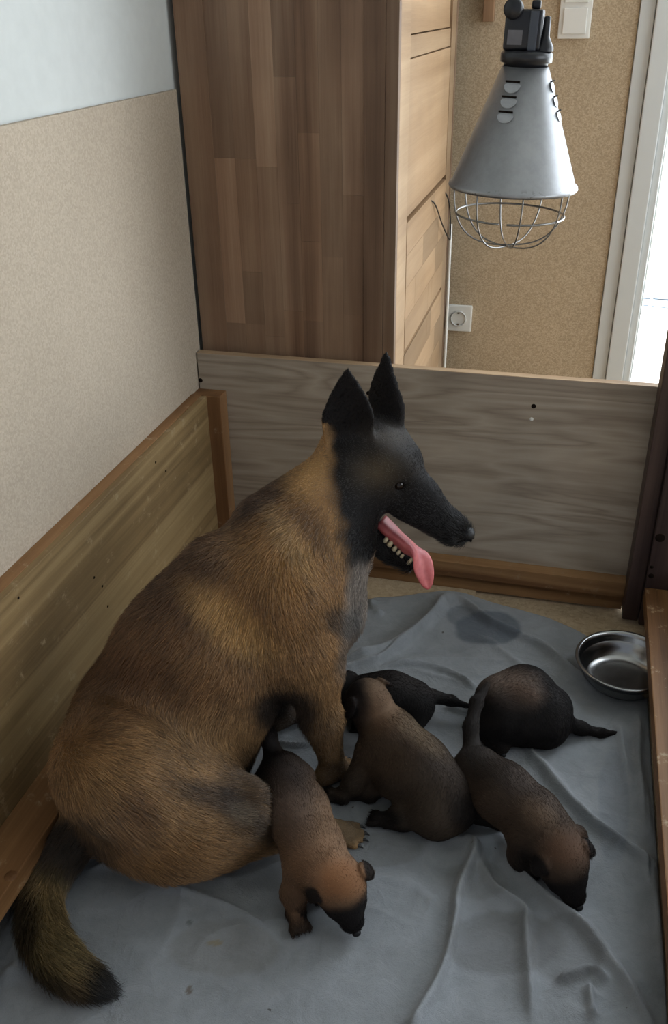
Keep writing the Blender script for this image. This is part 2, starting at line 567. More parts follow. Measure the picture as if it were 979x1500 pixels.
tc = al.n('ShaderNodeTexCoord')
sp = al.n('ShaderNodeSeparateXYZ')
al.l(tc.outputs['Object'], sp.inputs[0])
dirt = al.ramp(sp.outputs[2], [(0.0, (1, 1, 1)), (0.014, (0, 0, 0))])
dn = al.ramp(nv, [(0.56, (0, 0, 0)), (0.60, (0.8, 0.8, 0.8))])
al.base(al.mix(al.mix(1.0, dirt, dn, 'MULTIPLY'), cc, srgb(66, 60, 54)))
al.b.inputs['Roughness'].default_value = 0.45
M_wire = plain('cage_wire', srgb(135, 135, 133), 0.35, 0.5, 0.9)
RR, RT = 0.104, 0.036
bm = bmesh.new()
lathe(bm, [(RR - 0.003, 0.001), (RR, -0.001), (RR + 0.0015, 0.002), (RR + 0.0008, 0.006), (RR - 0.003, 0.0075), (RT, Hl), (RT - 0.0015, Hl), (RR - 0.0055, 0.0075), (RR - 0.004, 0.003), (RR - 0.003, 0.001)], 96)
bm_obj('lamp_shade', bm, al.m, lamp, True)
# louvres: pressed hoods with a dark slot
slope = math.atan2(RR - RT, Hl)
for azi in (-108, -8):
    for k in range(3):
        t = 0.86 - k * 0.115
        r = RR + (RT - RR) * t
        a = math.radians(azi)
        M = Matrix.Rotation(a, 4, 'Z') @ Matrix.Translation((r, 0, Hl * t)) @ Matrix.Rotation(-slope, 4, 'Y')
        bm = bmesh.new()
        bmesh.ops.create_uvsphere(bm, u_segments=20, v_segments=10, radius=1.0)
        for v in bm.verts:
            z = v.co.z
            v.co = Vector((v.co.x * 0.0007 * (1 if z < 0.2 else 0.9), v.co.y * 0.0135, z * 0.0065 if z > 0 else z * 0.011))
        bmesh.ops.transform(bm, matrix=M, verts=bm.verts)
        lv = bm_obj('louvre', bm, al.m, lamp, True)
        bm = bmesh.new()
        add_box(bm, (0.0002, -0.0115, 0.0048), (0.0026, 0.0115, 0.0070))
        bmesh.ops.transform(bm, matrix=M, verts=bm.verts)
        bm_obj('slot', bm, M_dark, lv)
# housing
bm = bmesh.new()
lathe(bm, [(0, Hl - 0.002), (0.034, Hl - 0.002), (0.034, Hl + 0.004), (0.040, Hl + 0.006), (0.040, Hl + 0.018), (0.036, Hl + 0.022), (0, Hl + 0.023)], 48)
bm_obj('socket_collar', bm, M_black, lamp, True)
bm = bmesh.new()
add_box(bm, (-0.036, -0.024, Hl + 0.0225), (0.020, 0.026, Hl + 0.078), 0.004)
bm_obj('housing', bm, M_black, lamp, True)
bm = bmesh.new()
add_box(bm, (0.001, -0.027, Hl + 0.0225), (0.014, -0.0235, Hl + 0.076), 0.002)
bm_obj('housing_rib', bm, plain('grey_plastic_worn', srgb(70, 74, 82), 0.3), lamp)
box('label', (-0.030, -0.0248, Hl + 0.030), (-0.008, -0.0238, Hl + 0.050), plain('grey_label', srgb(110, 108, 112), 0.5, var=0.3), lamp)
bm = bmesh.new()
lathe(bm, [(0.014, Hl + 0.022), (0.0135, Hl + 0.028), (0.006, Hl + 0.042), (0.005, Hl + 0.068), (0.0, Hl + 0.07)], 24, Matrix.Translation((0.026, -0.008, 0)))
bm_obj('strain_relief', bm, M_black, lamp, True)
bm = bmesh.new()
lathe(bm, [(0, 0.014), (0.011, 0.014), (0.0145, 0.010), (0.0145, -0.010), (0, -0.012)], 28, Matrix.Translation((-0.025, -0.020, Hl + 0.078)) @ Matrix.Rotation(PI / 2, 4, 'X'))
bm_obj('cable_gland', bm, M_black, lamp, True)
bm = bmesh.new()
tube_bm(bm, spline([(-0.024, -0.018, Hl + 0.086), (-0.026, -0.016, Hl + 0.12), (-0.022, -0.01, Hl + 0.3), (-0.005, 0, Hl + 0.9), (0.0, 0, Hl + 1.3)], 6), 0.0045, 10)
bm_obj('power_cable', bm, M_black, lamp, True)
bm = bmesh.new()
add_box(bm, (0.000, -0.004, Hl + 0.078), (0.014, 0.004, Hl + 0.090), 0.003)
bm_obj('hanger_lug', bm, M_black, lamp, True)
bm = bmesh.new()
tube_bm(bm, spline([(0.006, 0, Hl + 0.084), (0.009, 0, Hl + 0.095), (0.007, 0, Hl + 0.12), (0.006, 0, Hl + 0.6), (0.005, 0, Hl + 1.3)], 6), 0.0013, 8)
bm_obj('hanging_wire', bm, M_wire, lamp, True)
# bulb inside the shade, unlit
bm = bmesh.new()
lathe(bm, [(0, 0.018), (0.03, 0.024), (0.048, 0.045), (0.05, 0.06), (0.03, 0.10), (0.018, 0.13), (0.016, Hl - 0.004), (0.0, Hl - 0.004)], 32)
bm_obj('bulb', bm, plain('dull_red_glass', srgb(120, 60, 52), 0.15, 0.5), lamp, True)
# cage: four hooped wires and an open ring
zc = -0.098
for k in range(4):
    a = math.radians(15 + 45 * k)
    pts = []
    for i in range(25):
        t = i / 24 * PI
        x = math.cos(t)
        s = math.sin(t)
        r = (RR - 0.008) * (abs(x) ** 0.72) * (1 if x > 0 else -1)
        pts.append((r * math.cos(a), r * math.sin(a), 0.004 + zc * s ** 0.8 - 0.0025 * (k % 2) * s))
    bm = bmesh.new()
    tube_bm(bm, pts, 0.0013, 8)
    bm_obj('cage_wire', bm, M_wire, lamp, True)
bm = bmesh.new()
tube_bm(bm, [((RR - 0.0145) * math.cos(math.radians(-88 + 352 * i / 64)), (RR - 0.0145) * math.sin(math.radians(-88 + 352 * i / 64)), -0.043) for i in range(65)], 0.0017, 8)
bm_obj('cage_ring', bm, M_wire, lamp, True)

# ------------------------------------------------------------------ steel bowl
st = NT('stainless_steel', 0.22, 0.5, 1.0)
st.base(srgb(150, 150, 150))
sv = st.noise(st.coords((1, 1, 1)), 50, 5)
st.l(st.ramp(sv, [(0.3, (0.2, 0.2, 0.2)), (0.7, (0.27, 0.27, 0.27))]), st.b.inputs['Roughness'])
bowl = tag(empty('feeding_bowl'), 'round stainless steel feeding bowl standing by the side rail', 'bowl')
BX, BY = 0.184, 1.530
bowl.location = (BX, BY, 0.004)
bm = bmesh.new()
lathe(bm, [(0, 0.004), (0.054, 0.004), (0.068, 0.007), (0.080, 0.020), (0.088, 0.046), (0.090, 0.054), (0.095, 0.0555), (0.0975, 0.053), (0.096, 0.0505), (0.0895, 0.049), (0.080, 0.022), (0.066, 0.004), (0.055, 0.0), (0, 0.0)], 72)
bm_obj('basin', bm, st.m, bowl, True)

# ------------------------------------------------------------------ blanket
def segdist(P, pl):
    """distance of points (N,2) to a polyline and the parameter along it"""
    best = np.full(len(P), 9.0)
    par = np.zeros(len(P))
    L = len(pl) - 1
    for i in range(L):
        a, b = pl[i], pl[i + 1]
        d = b - a
        t = np.clip(((P - a) @ d) / (d @ d), 0, 1)
        r = np.linalg.norm(P - (a + t[:, None] * d), axis=1)
        m = r < best
        best[m] = r[m]
        par[m] = (i + t[m]) / L
    return best, par


def gpl(pts):
    return np.array(spline([G(*p)[:2] for p in pts], 5))


rear = sorted([tuple(G(*p)[:2]) for p in ((542, 876), (600, 873), (650, 866), (675, 868), (712, 880), (760, 893), (800, 905), (845, 924), (890, 950), (930, 990), (958, 1040))])
rear = [(-0.74, 1.30), (-0.55, 1.50), (-0.42, 1.64)] + rear + [(0.232, rear[-1][1] - 0.02)]
rx, ry = np.array([r[0] for r in rear]), np.array([r[1] for r in rear])
NX, NY = 330, 420
us = np.linspace(-0.735, 0.232, NX)
yb_ = np.interp(us, rx, ry)
yb_ = np.convolve(np.pad(yb_, 6, 'edge'), np.ones(13) / 13, 'valid')
vv = np.linspace(0, 1, NY)
X = np.repeat(us[:, None], NY, 1)
Y = 0.25 + (yb_[:, None] - 0.25) * vv[None, :]
P2 = np.stack([X.ravel(), Y.ravel()], 1)


def vnoise(P, seed=0, n=5, s=1.0):
    """cheap smooth noise from a sum of rotated sines"""
    r = np.random.RandomState(seed)
    o = np.zeros(len(P))
    for _ in range(n):
        k = r.normal(size=P.shape[1]) * s
        o += np.sin(P @ k + r.uniform(0, 6.28) + 1.3 * np.sin(P @ (r.normal(size=P.shape[1]) * s * 0.6) + r.uniform(0, 6.28)))
    return o / n


Z = 0.0018 * vnoise(P2, 3, 6, 14) + 0.0009 * vnoise(P2, 4, 7, 40) + 0.003
folds = [  # points, height, half width
    ([(683, 1228), (696, 1253), (671, 1316), (666, 1360), (647, 1434), (612, 1500), (590, 1540)], .016, .0085),
    ([(696, 1253), (720, 1302), (767, 1336), (769, 1360), (774, 1439), (779, 1500)], .011, .009),
    ([(730, 1223), (759, 1282), (813, 1331), (857, 1365), (906, 1434), (960, 1510)], .012, .010),
    ([(700, 1332), (760, 1352), (813, 1338)], -.002, .02),
    ([(813, 1446), (835, 1436), (862, 1429), (890, 1443)], .010, .007),
    ([(862, 1450), (864, 1470), (868, 1500)], .009, .007),
    ([(766, 1091), (809, 1147), (848, 1194), (902, 1236), (948, 1267), (972, 1271)], .013, .011),
    ([(677, 880), (712, 915), (762, 938), (801, 957), (840, 992), (871, 1012)], .014, .010),
    ([(655, 872), (640, 900), (610, 930), (575, 955), (540, 968), (500, 975)], .016, .016),
    ([(600, 942), (560, 975), (520, 984), (480, 990)], .010, .008),
    ([(560, 985), (610, 980), (660, 992), (700, 1015)], .010, .007),
    ([(650, 1040), (690, 1050), (720, 1048)], .008, .006),
    ([(400, 1092), (440, 1097), (480, 1090)], .008, .004),
    ([(948, 1267), (960, 1310), (968, 1370), (975, 1450)], .012, .008),
    ([(940, 1040), (935, 1110), (945, 1180), (958, 1240)], .009, .010),
    ([(905, 1060), (915, 1120), (925, 1170)], .006, .012),
    ([(130, 1278), (170, 1272), (240, 1300), (330, 1330), (400, 1370)], .006, .008),
    ([(0, 1440), (30, 1420), (20, 1370), (40, 1340)], .012, .015),
    ([(560, 905), (545, 890), (545, 880)], .006, .01),
    ([(620, 1240), (660, 1232), (690, 1240)], .004, .01),
    ([(700, 935), (740, 960), (800, 1010), (850, 1040)], .005, .015),
    ([(520, 1300), (560, 1290), (600, 1300), (640, 1330)], .003, .012),
]
for k, (pts, h, wd_) in enumerate(folds):
    d, par = segdist(P2, gpl(pts))
    fade = np.clip(np.minimum(par, 1 - par) * 6 + 0.15, 0, 1)
    ww = 0.8 * wd_ * (1 + 0.25 * np.sin(par * 9 + k))
    h = h * 1.3
    Z += h * fade * np.exp(-(d / ww) ** 2) + 0.3 * h * fade * np.exp(-(d / (3 * ww)) ** 2)
for sd_, fr_q, amp, cx_, cy_, rr_ in ((41, 7, .0050, 560, 960, 130), (42, 9, .0045, 620, 1050, 140), (43, 8, .0050, 880, 1420, 170), (44, 10, .0030, 500, 1330, 260), (45, 12, .0022, 250, 1400, 260), (46, 6, .0045, 900, 1130, 120)):
    gu, gv = proj(np.stack([P2[:, 0], P2[:, 1], 0 * Z], 1))
    wgt = np.exp(-((gu - cx_) ** 2 + (gv - cy_) ** 2) / rr_ ** 2)
    Z += 1.5 * amp * wgt * (1 - np.abs(vnoise(P2 * [1, 1.6], sd_, 4, fr_q))) ** 7
edge = np.minimum.reduce([(yb_[:, None] * np.ones(NY)[None]).ravel() - P2[:, 1], P2[:, 0] + 0.735, 0.232 - P2[:, 0]])
Z = Z * np.clip(edge / 0.03 + 0.25, 0, 1) + 0.0005
# under the rails the cloth lies flat
Z = np.minimum(Z, np.where((P2[:, 0] < -0.68) | (P2[:, 0] > 0.215), 0.012, 1))
co = np.stack([X.ravel(), Y.ravel() + 0.004 * vnoise(P2, 9, 5, 22) * (np.repeat(vv[None], NX, 0).ravel() ** 6), Z], 1)
idx = np.arange(NX * NY).reshape(NX, NY)
F = np.stack([idx[:-1, :-1], idx[1:, :-1], idx[1:, 1:], idx[:-1, 1:]], -1).reshape(-1, 4)


def np_mesh(name, V, F, colors=None):
    me = D.meshes.new(name)
    nf, k = F.shape
    me.vertices.add(len(V))
    me.vertices.foreach_set('co', np.asarray(V, np.float32).ravel())
    me.loops.add(nf * k)
    me.loops.foreach_set('vertex_index', F.astype(np.int32).ravel())
    me.polygons.add(nf)
    me.polygons.foreach_set('loop_start', np.arange(0, nf * k, k, dtype=np.int32))
    me.update(calc_edges=True)
    me.validate()
    if colors is not None:
        at = me.color_attributes.new('fur_color', 'FLOAT_COLOR', 'POINT')
        c4 = np.ones((len(V), 4), np.float32)
        c4[:, :3] = colors
        at.data.foreach_set('color', c4.ravel())
    return me


def lin(r, g, b):
    return np.array(srgb(r, g, b)[:3])


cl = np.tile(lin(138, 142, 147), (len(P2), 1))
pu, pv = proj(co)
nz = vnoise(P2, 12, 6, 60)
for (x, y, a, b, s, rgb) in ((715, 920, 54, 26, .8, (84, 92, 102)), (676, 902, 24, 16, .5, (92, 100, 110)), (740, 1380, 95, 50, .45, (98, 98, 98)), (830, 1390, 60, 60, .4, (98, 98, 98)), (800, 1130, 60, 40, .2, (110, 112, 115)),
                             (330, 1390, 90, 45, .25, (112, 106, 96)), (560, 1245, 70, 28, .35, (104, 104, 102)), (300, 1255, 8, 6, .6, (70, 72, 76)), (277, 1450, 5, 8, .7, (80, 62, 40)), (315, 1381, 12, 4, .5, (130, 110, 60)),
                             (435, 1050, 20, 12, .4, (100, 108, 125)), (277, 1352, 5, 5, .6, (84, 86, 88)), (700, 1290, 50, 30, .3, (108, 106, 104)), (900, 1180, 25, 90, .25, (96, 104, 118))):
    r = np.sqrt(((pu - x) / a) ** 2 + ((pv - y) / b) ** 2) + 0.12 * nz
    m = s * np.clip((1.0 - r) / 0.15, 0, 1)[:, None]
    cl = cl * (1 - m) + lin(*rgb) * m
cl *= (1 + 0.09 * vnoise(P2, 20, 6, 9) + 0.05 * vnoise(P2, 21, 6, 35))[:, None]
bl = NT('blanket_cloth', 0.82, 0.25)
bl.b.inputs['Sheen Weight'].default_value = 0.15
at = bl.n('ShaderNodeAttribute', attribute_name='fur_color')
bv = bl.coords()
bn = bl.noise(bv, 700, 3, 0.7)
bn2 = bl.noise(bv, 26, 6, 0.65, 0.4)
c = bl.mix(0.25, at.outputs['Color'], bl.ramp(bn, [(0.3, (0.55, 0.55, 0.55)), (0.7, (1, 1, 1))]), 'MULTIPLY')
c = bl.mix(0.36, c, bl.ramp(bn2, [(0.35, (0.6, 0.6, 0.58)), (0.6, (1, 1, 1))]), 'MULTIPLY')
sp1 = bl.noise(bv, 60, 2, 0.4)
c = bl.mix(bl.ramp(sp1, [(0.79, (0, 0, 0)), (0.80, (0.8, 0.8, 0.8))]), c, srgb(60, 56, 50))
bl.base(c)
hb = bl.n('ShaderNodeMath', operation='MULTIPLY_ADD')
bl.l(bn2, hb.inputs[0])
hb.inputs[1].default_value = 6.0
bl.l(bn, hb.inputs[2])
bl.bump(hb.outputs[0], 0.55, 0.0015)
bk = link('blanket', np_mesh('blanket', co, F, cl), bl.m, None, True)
md = bk.modifiers.new('thickness', 'SOLIDIFY')
md.thickness = 0.0025
md.offset = -1
tag(bk, 'creased blue-grey blanket spread over the floor of the box', 'blanket')


# ------------------------------------------------------------------ smooth solids for the animals
def ss(a, b, x):
    t = np.clip((x - a) / (b - a), 0, 1)
    return t * t * (3 - 2 * t)


class Body:
    """a distance field built from blended limbs, meshed by surface nets"""

    def __init__(self, lo, hi, h):
        self.h = h
        self.lo = np.array(lo, float)
        self.n = np.ceil((np.array(hi) - self.lo) / h).astype(int) + 1
        self.D = np.full(self.n, 0.5, np.float32)
        self.bones = []      # (a, b) in the order in which the hair runs

    def _grid(self, lo, hi):
        i0 = np.clip(np.floor((lo - self.lo) / self.h).astype(int), 0, self.n - 1)
        i1 = np.clip(np.ceil((hi - self.lo) / self.h).astype(int) + 1, 1, self.n)
        sl = tuple(slice(a, b) for a, b in zip(i0, i1))
        ax_ = [self.lo[k] + self.h * np.arange(i0[k], i1[k]) for k in range(3)]
        g = np.stack(np.meshgrid(*ax_, indexing='ij'), -1).astype(np.float32)
        return sl, g

    def blend(self, lo, hi, fn, k, cut=False):
        sl, g = self._grid(np.array(lo) - 0.045, np.array(hi) + 0.045)
        if 0 in g.shape:
            return
        d = fn(g)
        old = self.D[sl]
        if cut:
            d = -d
            hh = np.clip(k - np.abs(old - d), 0, None)
            self.D[sl] = np.maximum(old, d) + hh * hh / (4 * k)
        else:
            hh = np.clip(k - np.abs(old - d), 0, None)
            self.D[sl] = np.minimum(old, d) - hh * hh / (4 * k)

    def cap(self, a, b, ra, rb, k=0.03, squash=None, cut=False, bone=True):
        """rounded cone from a to b; squash=(axis, factor) thins it along an axis"""
        a, b = np.array(a, float), np.array(b, float)

        def fn(g):
            p = g - a
            ba = b - a
            t = np.clip((p @ ba) / max(ba @ ba, 1e-9), 0, 1)
            q_ = p - t[..., None] * ba
            if squash is not None:
                s_, f_ = unit(squash[0]), squash[1]
                q_ = q_ + ((q_ @ s_) * (f_ - 1))[..., None] * s_
            r = ra + (rb - ra) * t
            return (np.sqrt((q_ * q_).sum(-1)) - r).astype(np.float32)
        m = max(ra, rb)
        self.blend(np.minimum(a, b) - m, np.maximum(a, b) + m, fn, k, cut)
        if bone and not cut and np.linalg.norm(b - a) > 1e-4:
            self.bones.append((a, b))

    def chain(self, pts, rs, k=0.03, squash=None):
        for i in range(len(pts) - 1):
            self.cap(pts[i], pts[i + 1], rs[i], rs[i + 1], k, squash)

    def ell(self, c, rad, fr=None, k=0.03, cut=False):
        c, rad = np.array(c, float), np.array(rad, float)
        fr = np.eye(3) if fr is None else np.array(fr)

        def fn(g):
            q_ = (g - c) @ fr.T / rad
            l0 = np.sqrt((q_ * q_).sum(-1)) + 1e-6
            l1 = np.sqrt(((q_ / rad) ** 2).sum(-1)) + 1e-6
            return (l0 * (l0 - 1) / l1).astype(np.float32)
        m = rad.max()
        self.blend(c - m, c + m, fn, k, cut)

    def custom(self, c, m, fn, k=0.01):
        self.blend(np.array(c) - m, np.array(c) + m, fn, k)

    def floor(self, z):
        """flatten what would sink below the ground"""
        zz = self.lo[2] + self.h * np.arange(self.n[2])
        self.D = np.maximum(self.D, (z - zz)[None, None, :].astype(np.float32))

    def mesh(self):
        Dd = self.D
        Dd[0], Dd[-1] = 0.05, 0.05
        Dd[:, 0], Dd[:, -1] = 0.05, 0.05
        Dd[:, :, 0], Dd[:, :, -1] = 0.05, 0.05
        s = Dd < 0
        nx, ny, nz_ = Dd.shape
        cnt = np.zeros((nx - 1, ny - 1, nz_ - 1), np.int8)
        for i in (0, 1):
            for j in (0, 1):
                for k in (0, 1):
                    cnt += s[i:nx - 1 + i, j:ny - 1 + j, k:nz_ - 1 + k]
        act = (cnt > 0) & (cnt < 8)
        ci = np.argwhere(act)
        ids = np.full(act.shape, -1, np.int64)
        ids[act] = np.arange(len(ci))
        acc = np.zeros((len(ci), 3))
        num = np.zeros(len(ci))
        corner = {(i, j, k): Dd[ci[:, 0] + i, ci[:, 1] + j, ci[:, 2] + k] for i in (0, 1) for j in (0, 1) for k in (0, 1)}
        for a_ in corner:
            for axx in range(3):
                if a_[axx] == 0:
                    b_ = tuple(1 if q == axx else a_[q] for q in range(3))
                    va, vb = corner[a_], corner[b_]
                    m = (va < 0) != (vb < 0)
                    t = np.where(m, va / np.where(m, va - vb, 1), 0)
                    P = np.tile(np.array(a_, float), (len(ci), 1))
                    P[:, axx] += t
                    acc[m] += P[m]
                    num[m] += 1
        V = self.lo + self.h * (ci + acc / num[:, None])
        quads = []
        for axx in range(3):
            u_, v_ = [(1, 2), (2, 0), (0, 1)][axx]
            a0 = [slice(1, -1)] * 3
            a1 = [slice(1, -1)] * 3
            a0[axx] = slice(0, -1)
            a1[axx] = slice(1, None)
            sa, sb = s[tuple(a0)], s[tuple(a1)]
            e = np.argwhere(sa != sb)
            off = np.array([1, 1, 1])
            off[axx] = 0
            e = e + off
            flip = s[e[:, 0], e[:, 1], e[:, 2]]
            du, dv = np.zeros(3, int), np.zeros(3, int)
            du[u_], dv[v_] = 1, 1
            qd = [ids[tuple((e - x).T)] for x in (du + dv, dv, 0 * du, du)]
            qd = np.stack(qd, 1)
            qd[~flip] = qd[~flip][:, ::-1]
            quads.append(qd)
        Fq = np.concatenate(quads)
        Fq = Fq[(Fq >= 0).all(1)]
        # two light smoothing passes over the edges
        E_ = np.concatenate([Fq[:, [0, 1]], Fq[:, [1, 2]], Fq[:, [2, 3]], Fq[:, [3, 0]]])
        for _ in range(3):
            ac = np.zeros_like(V)
            nn = np.zeros(len(V))
            for c_ in range(3):
                ac[:, c_] = np.bincount(E_[:, 0], V[E_[:, 1], c_], len(V)) + np.bincount(E_[:, 1], V[E_[:, 0], c_], len(V))
            nn = np.bincount(E_[:, 0], minlength=len(V)) + np.bincount(E_[:, 1], minlength=len(V))
            V = V * 0.5 + 0.5 * ac / np.maximum(nn, 1)[:, None]
        return V, Fq

    def flow(self, P):
        W = np.zeros((len(P), 3))
        for a, b in self.bones:
            d = b - a
            t = np.clip(((P - a) @ d) / (d @ d), 0, 1)
            r = np.linalg.norm(P - a - t[:, None] * d, axis=1)
            W += np.exp(-r / 0.018)[:, None] * unit(d)
        return W / np.maximum(np.linalg.norm(W, axis=1), 1e-9)[:, None]


def vert_normals(V, F):
    a, b, c = V[F[:, 0]], V[F[:, 1]], V[F[:, 2]]
    fnr = np.cross(b - a, c - a)
    N = np.zeros_like(V)
    for k in range(F.shape[1]):
        for c_ in range(3):
            N[:, c_] += np.bincount(F[:, k], fnr[:, c_], len(V))
    return N / np.maximum(np.linalg.norm(N, axis=1), 1e-12)[:, None]


def fur_material(name, tip=(0.35, 0.3, 0.28), amount=0.55, rough=0.42, spec=0.5):
    t = NT(name, rough, spec)
    at_ = t.n('ShaderNodeAttribute', attribute_name='fur_color')
    hi = t.n('ShaderNodeHairInfo')
    f_ = t.ramp(hi.outputs['Intercept'], [(0.45, (0, 0, 0)), (1.0, (amount, amount, amount))])
    c_ = t.mix(f_, at_.outputs['Color'], t.mix(1.0, at_.outputs['Color'], (*tip, 1), 'MULTIPLY'))
    t.base(c_)
    return t.m


def skin_material(name):
    t = NT(name, 0.75, 0.15)
    at_ = t.n('ShaderNodeAttribute', attribute_name='fur_color')
    nn = t.noise(t.coords(), 400, 3, 0.7)
    t.base(t.mix(0.5, at_.outputs['Color'], t.ramp(nn, [(0.3, (0.45, 0.45, 0.45)), (0.7, (1, 1, 1))]), 'MULTIPLY'))
    return t.m


M_fur = fur_material('dog_fur')
M_pupfur = fur_material('puppy_fur', (0.55, 0.5, 0.48), 0.5, 0.6, 0.15)
M_skin = skin_material('coat_base')


def grow_fur(owner, body, V, F, N, C, count, length_fn, seed, mat, rad=0.00028, lift=0.38, mask=None, swirl=(0.28, 22)):
    rs = np.random.RandomState(seed)
    T = np.concatenate([F[:, [0, 1, 2]], F[:, [0, 2, 3]]])
    ar = np.linalg.norm(np.cross(V[T[:, 1]] - V[T[:, 0]], V[T[:, 2]] - V[T[:, 0]]), axis=1)
    if mask is not None:
        ar = ar * mask[T].mean(1)
    cs = np.cumsum(ar)
    ti = np.searchsorted(cs, rs.uniform(0, cs[-1], count))
    ti = np.minimum(ti, len(T) - 1)
    u, v = rs.uniform(size=count), rs.uniform(size=count)
    m = u + v > 1
    u[m], v[m] = 1 - u[m], 1 - v[m]
    bw = np.stack([1 - u - v, u, v], 1)[:, :, None]
    tv = T[ti]
    P = (V[tv] * bw).sum(1)
    n_ = (N[tv] * bw).sum(1)
    n_ /= np.maximum(np.linalg.norm(n_, axis=1), 1e-9)[:, None]
    c_ = (C[tv] * bw).sum(1)
    fl = body.flow(P)
    fl = fl + swirl[0] * np.stack([vnoise(P, seed + k, 4, swirl[1]) for k in range(3)], 1) + 0.16 * rs.normal(size=P.shape)
    fl = fl - (fl * n_).sum(1)[:, None] * n_
    fl /= np.maximum(np.linalg.norm(fl, axis=1), 1e-9)[:, None]
    L = length_fn(P, n_) * rs.uniform(0.65, 1.2, count)
    lf = lift * rs.uniform(0.6, 1.4, count)[:, None]
    d0 = fl * (1 - lf) + n_ * lf
    d1 = fl * (1 - 0.4 * lf) + n_ * 0.4 * lf + np.array([0, 0, -0.06])
    K = 4
    pts = np.zeros((count, K, 3), np.float32)
    pts[:, 0] = P - n_ * 0.0006
    for i in range(1, K):
        f = (i - 0.5) / (K - 1)
        dd = d0 * (1 - f) + d1 * f
        dd /= np.linalg.norm(dd, axis=1)[:, None]
        pts[:, i] = pts[:, i - 1] + dd * (L / (K - 1))[:, None]
    hc = D.hair_curves.new('fur')
    hc.add_curves([K] * count)
    hc.attributes['position'].data.foreach_set('vector', pts.ravel())
    ra = hc.attributes.get('radius') or hc.attributes.new('radius', 'FLOAT', 'POINT')
    ra.data.foreach_set('value', np.tile(np.array([1, 0.95, 0.7, 0.15], np.float32) * rad, count))
    ca = hc.attributes.new('fur_color', 'FLOAT_COLOR', 'CURVE')
    c4 = np.ones((count, 4), np.float32)
    clump = 0.22 * vnoise(P, seed + 50, 7, 110) + 0.18 * vnoise(P, seed + 60, 5, 50)
    c4[:, :3] = c_ * np.clip(1 + clump[:, None] + 0.30 * rs.normal(size=(count, 1)), 0.35, 2.0)
    ca.data.foreach_set('color', c4.ravel())
    o = D.objects.new('fur', hc)
    COL.objects.link(o)
    hc.materials.append(mat)
    o.parent = owner
    o['kind'] = 'stuff'
    return o


def marks_and_shade(V, N, base, spots):
    """markings and painted shade: ellipses given where they are seen, each (x, y, rx, ry, angle, strength, colour, softness)"""
    C = np.tile(np.array(base, float), (len(V), 1))
    u, v = proj(V)
    nz_ = 0.16 * vnoise(V, 31, 6, 45) + 0.10 * vnoise(V, 32, 6, 120)
    for (x, y, a, b, an, s, rgb, soft) in spots:
        c_, s_ = math.cos(math.radians(an)), math.sin(math.radians(an))
        du, dv = u - x, v - y
        p, q_ = (du * c_ + dv * s_) / a, (-du * s_ + dv * c_) / b
        r = np.sqrt(p * p + q_ * q_) + nz_
        m = s * (1 - ss(1 - soft, 1 + soft, r))[:, None]
        C = C * (1 - m) + lin(*rgb) * m
    return C * (1 + 0.10 * vnoise(V, 33, 6, 30))[:, None]


FASTFUR = 1.0

# ------------------------------------------------------------------ the mother dog
SV = np.array([1, -1, 0]) / math.sqrt(2)         # towards her right side
AV = np.array([1, 1, 0]) / math.sqrt(2)          # forward along her trunk


def Mp(px, py, off=0.0):
    """point of the picture on the upright plane through her spine, shifted off towards her right"""
    d = ray(px, py)
    n_ = SV
    d0 = -1.565 / math.sqrt(2) + off
    t = (d0 - CAM @ n_) / (d @ n_)
    return CAM + d * t


# head: a frame of its own
HC = Mp(548, 668)
hf = unit([0.86, -0.20, -0.46])
hl = unit(np.cross([0, 0, 1], hf))          # her left, away from the camera
hu = np.cross(hf, hl)
roll = math.radians(-6)
hl, hu = hl * math.cos(roll) + hu * math.sin(roll), hu * math.cos(roll) - hl * math.sin(roll)
HF = np.array([hf, hl, hu])


def H3(x, y, z):
    return HC + hf * x + hl * y + hu * z


def Hp(px, py, off=0.0):
    """picture point on the head's middle plane, shifted off towards her left"""
    d = ray(px, py)
    return CAM + d * ((off + (HC - CAM) @ hl) / (d @ hl))



dog = Body((-0.84, 0.62, 0.0), (-0.02, 1.42, 0.86), 0.0042)
sq = (SV, 1.18)
# trunk, hair running from head to rump
dog.cap(Mp(450, 800), Mp(408, 870), .086, .106, .05, sq)
dog.cap(Mp(408, 870), Mp(306, 958), .106, .124, .05, sq)
dog.cap(Mp(306, 958), Mp(239, 1050), .124, .127, .05, sq)
dog.cap(Mp(239, 1050), Mp(210, 1128), .127, .100, .05, sq)
dog.cap(Mp(208, 1130), Mp(160, 1160), .104, .074, .05)
dog.cap(Mp(328, 850), Mp(254, 945), .074, .080, .05, sq)
# chest
dog.cap(Mp(485, 800), Mp(470, 895), .058, .058, .05)
dog.cap(Mp(470, 895), Mp(450, 950), .058, .045, .05)
# neck
dog.cap(Mp(520, 700), Mp(455, 790), .060, .090, .04)
dog.cap(Mp(492, 700), Mp(412, 780), .040, .066, .05)
dog.cap(Hp(514, 676, -.026), Hp(500, 715, -.025), .026, .034, .03)
# right shoulder and foreleg
sh, el, wr = Mp(415, 860, .06), Mp(448, 985, .085), Mp(478, 1092, .092)
dog.cap(sh, Mp(440, 940, .075), .075, .062, .045)
dog.cap(Mp(436, 940, .07), el + np.array([0.006, 0.006, 0.0]), .058, .040, .04)
dog.cap(el + np.array([.006, .006, 0]), Mp(470, 1050, .085), .040, .030, .03)
dog.cap(Mp(470, 1050, .085), G(486, 1112, .045), .029, .023, .02)
pawR = G(490, 1132, .02)
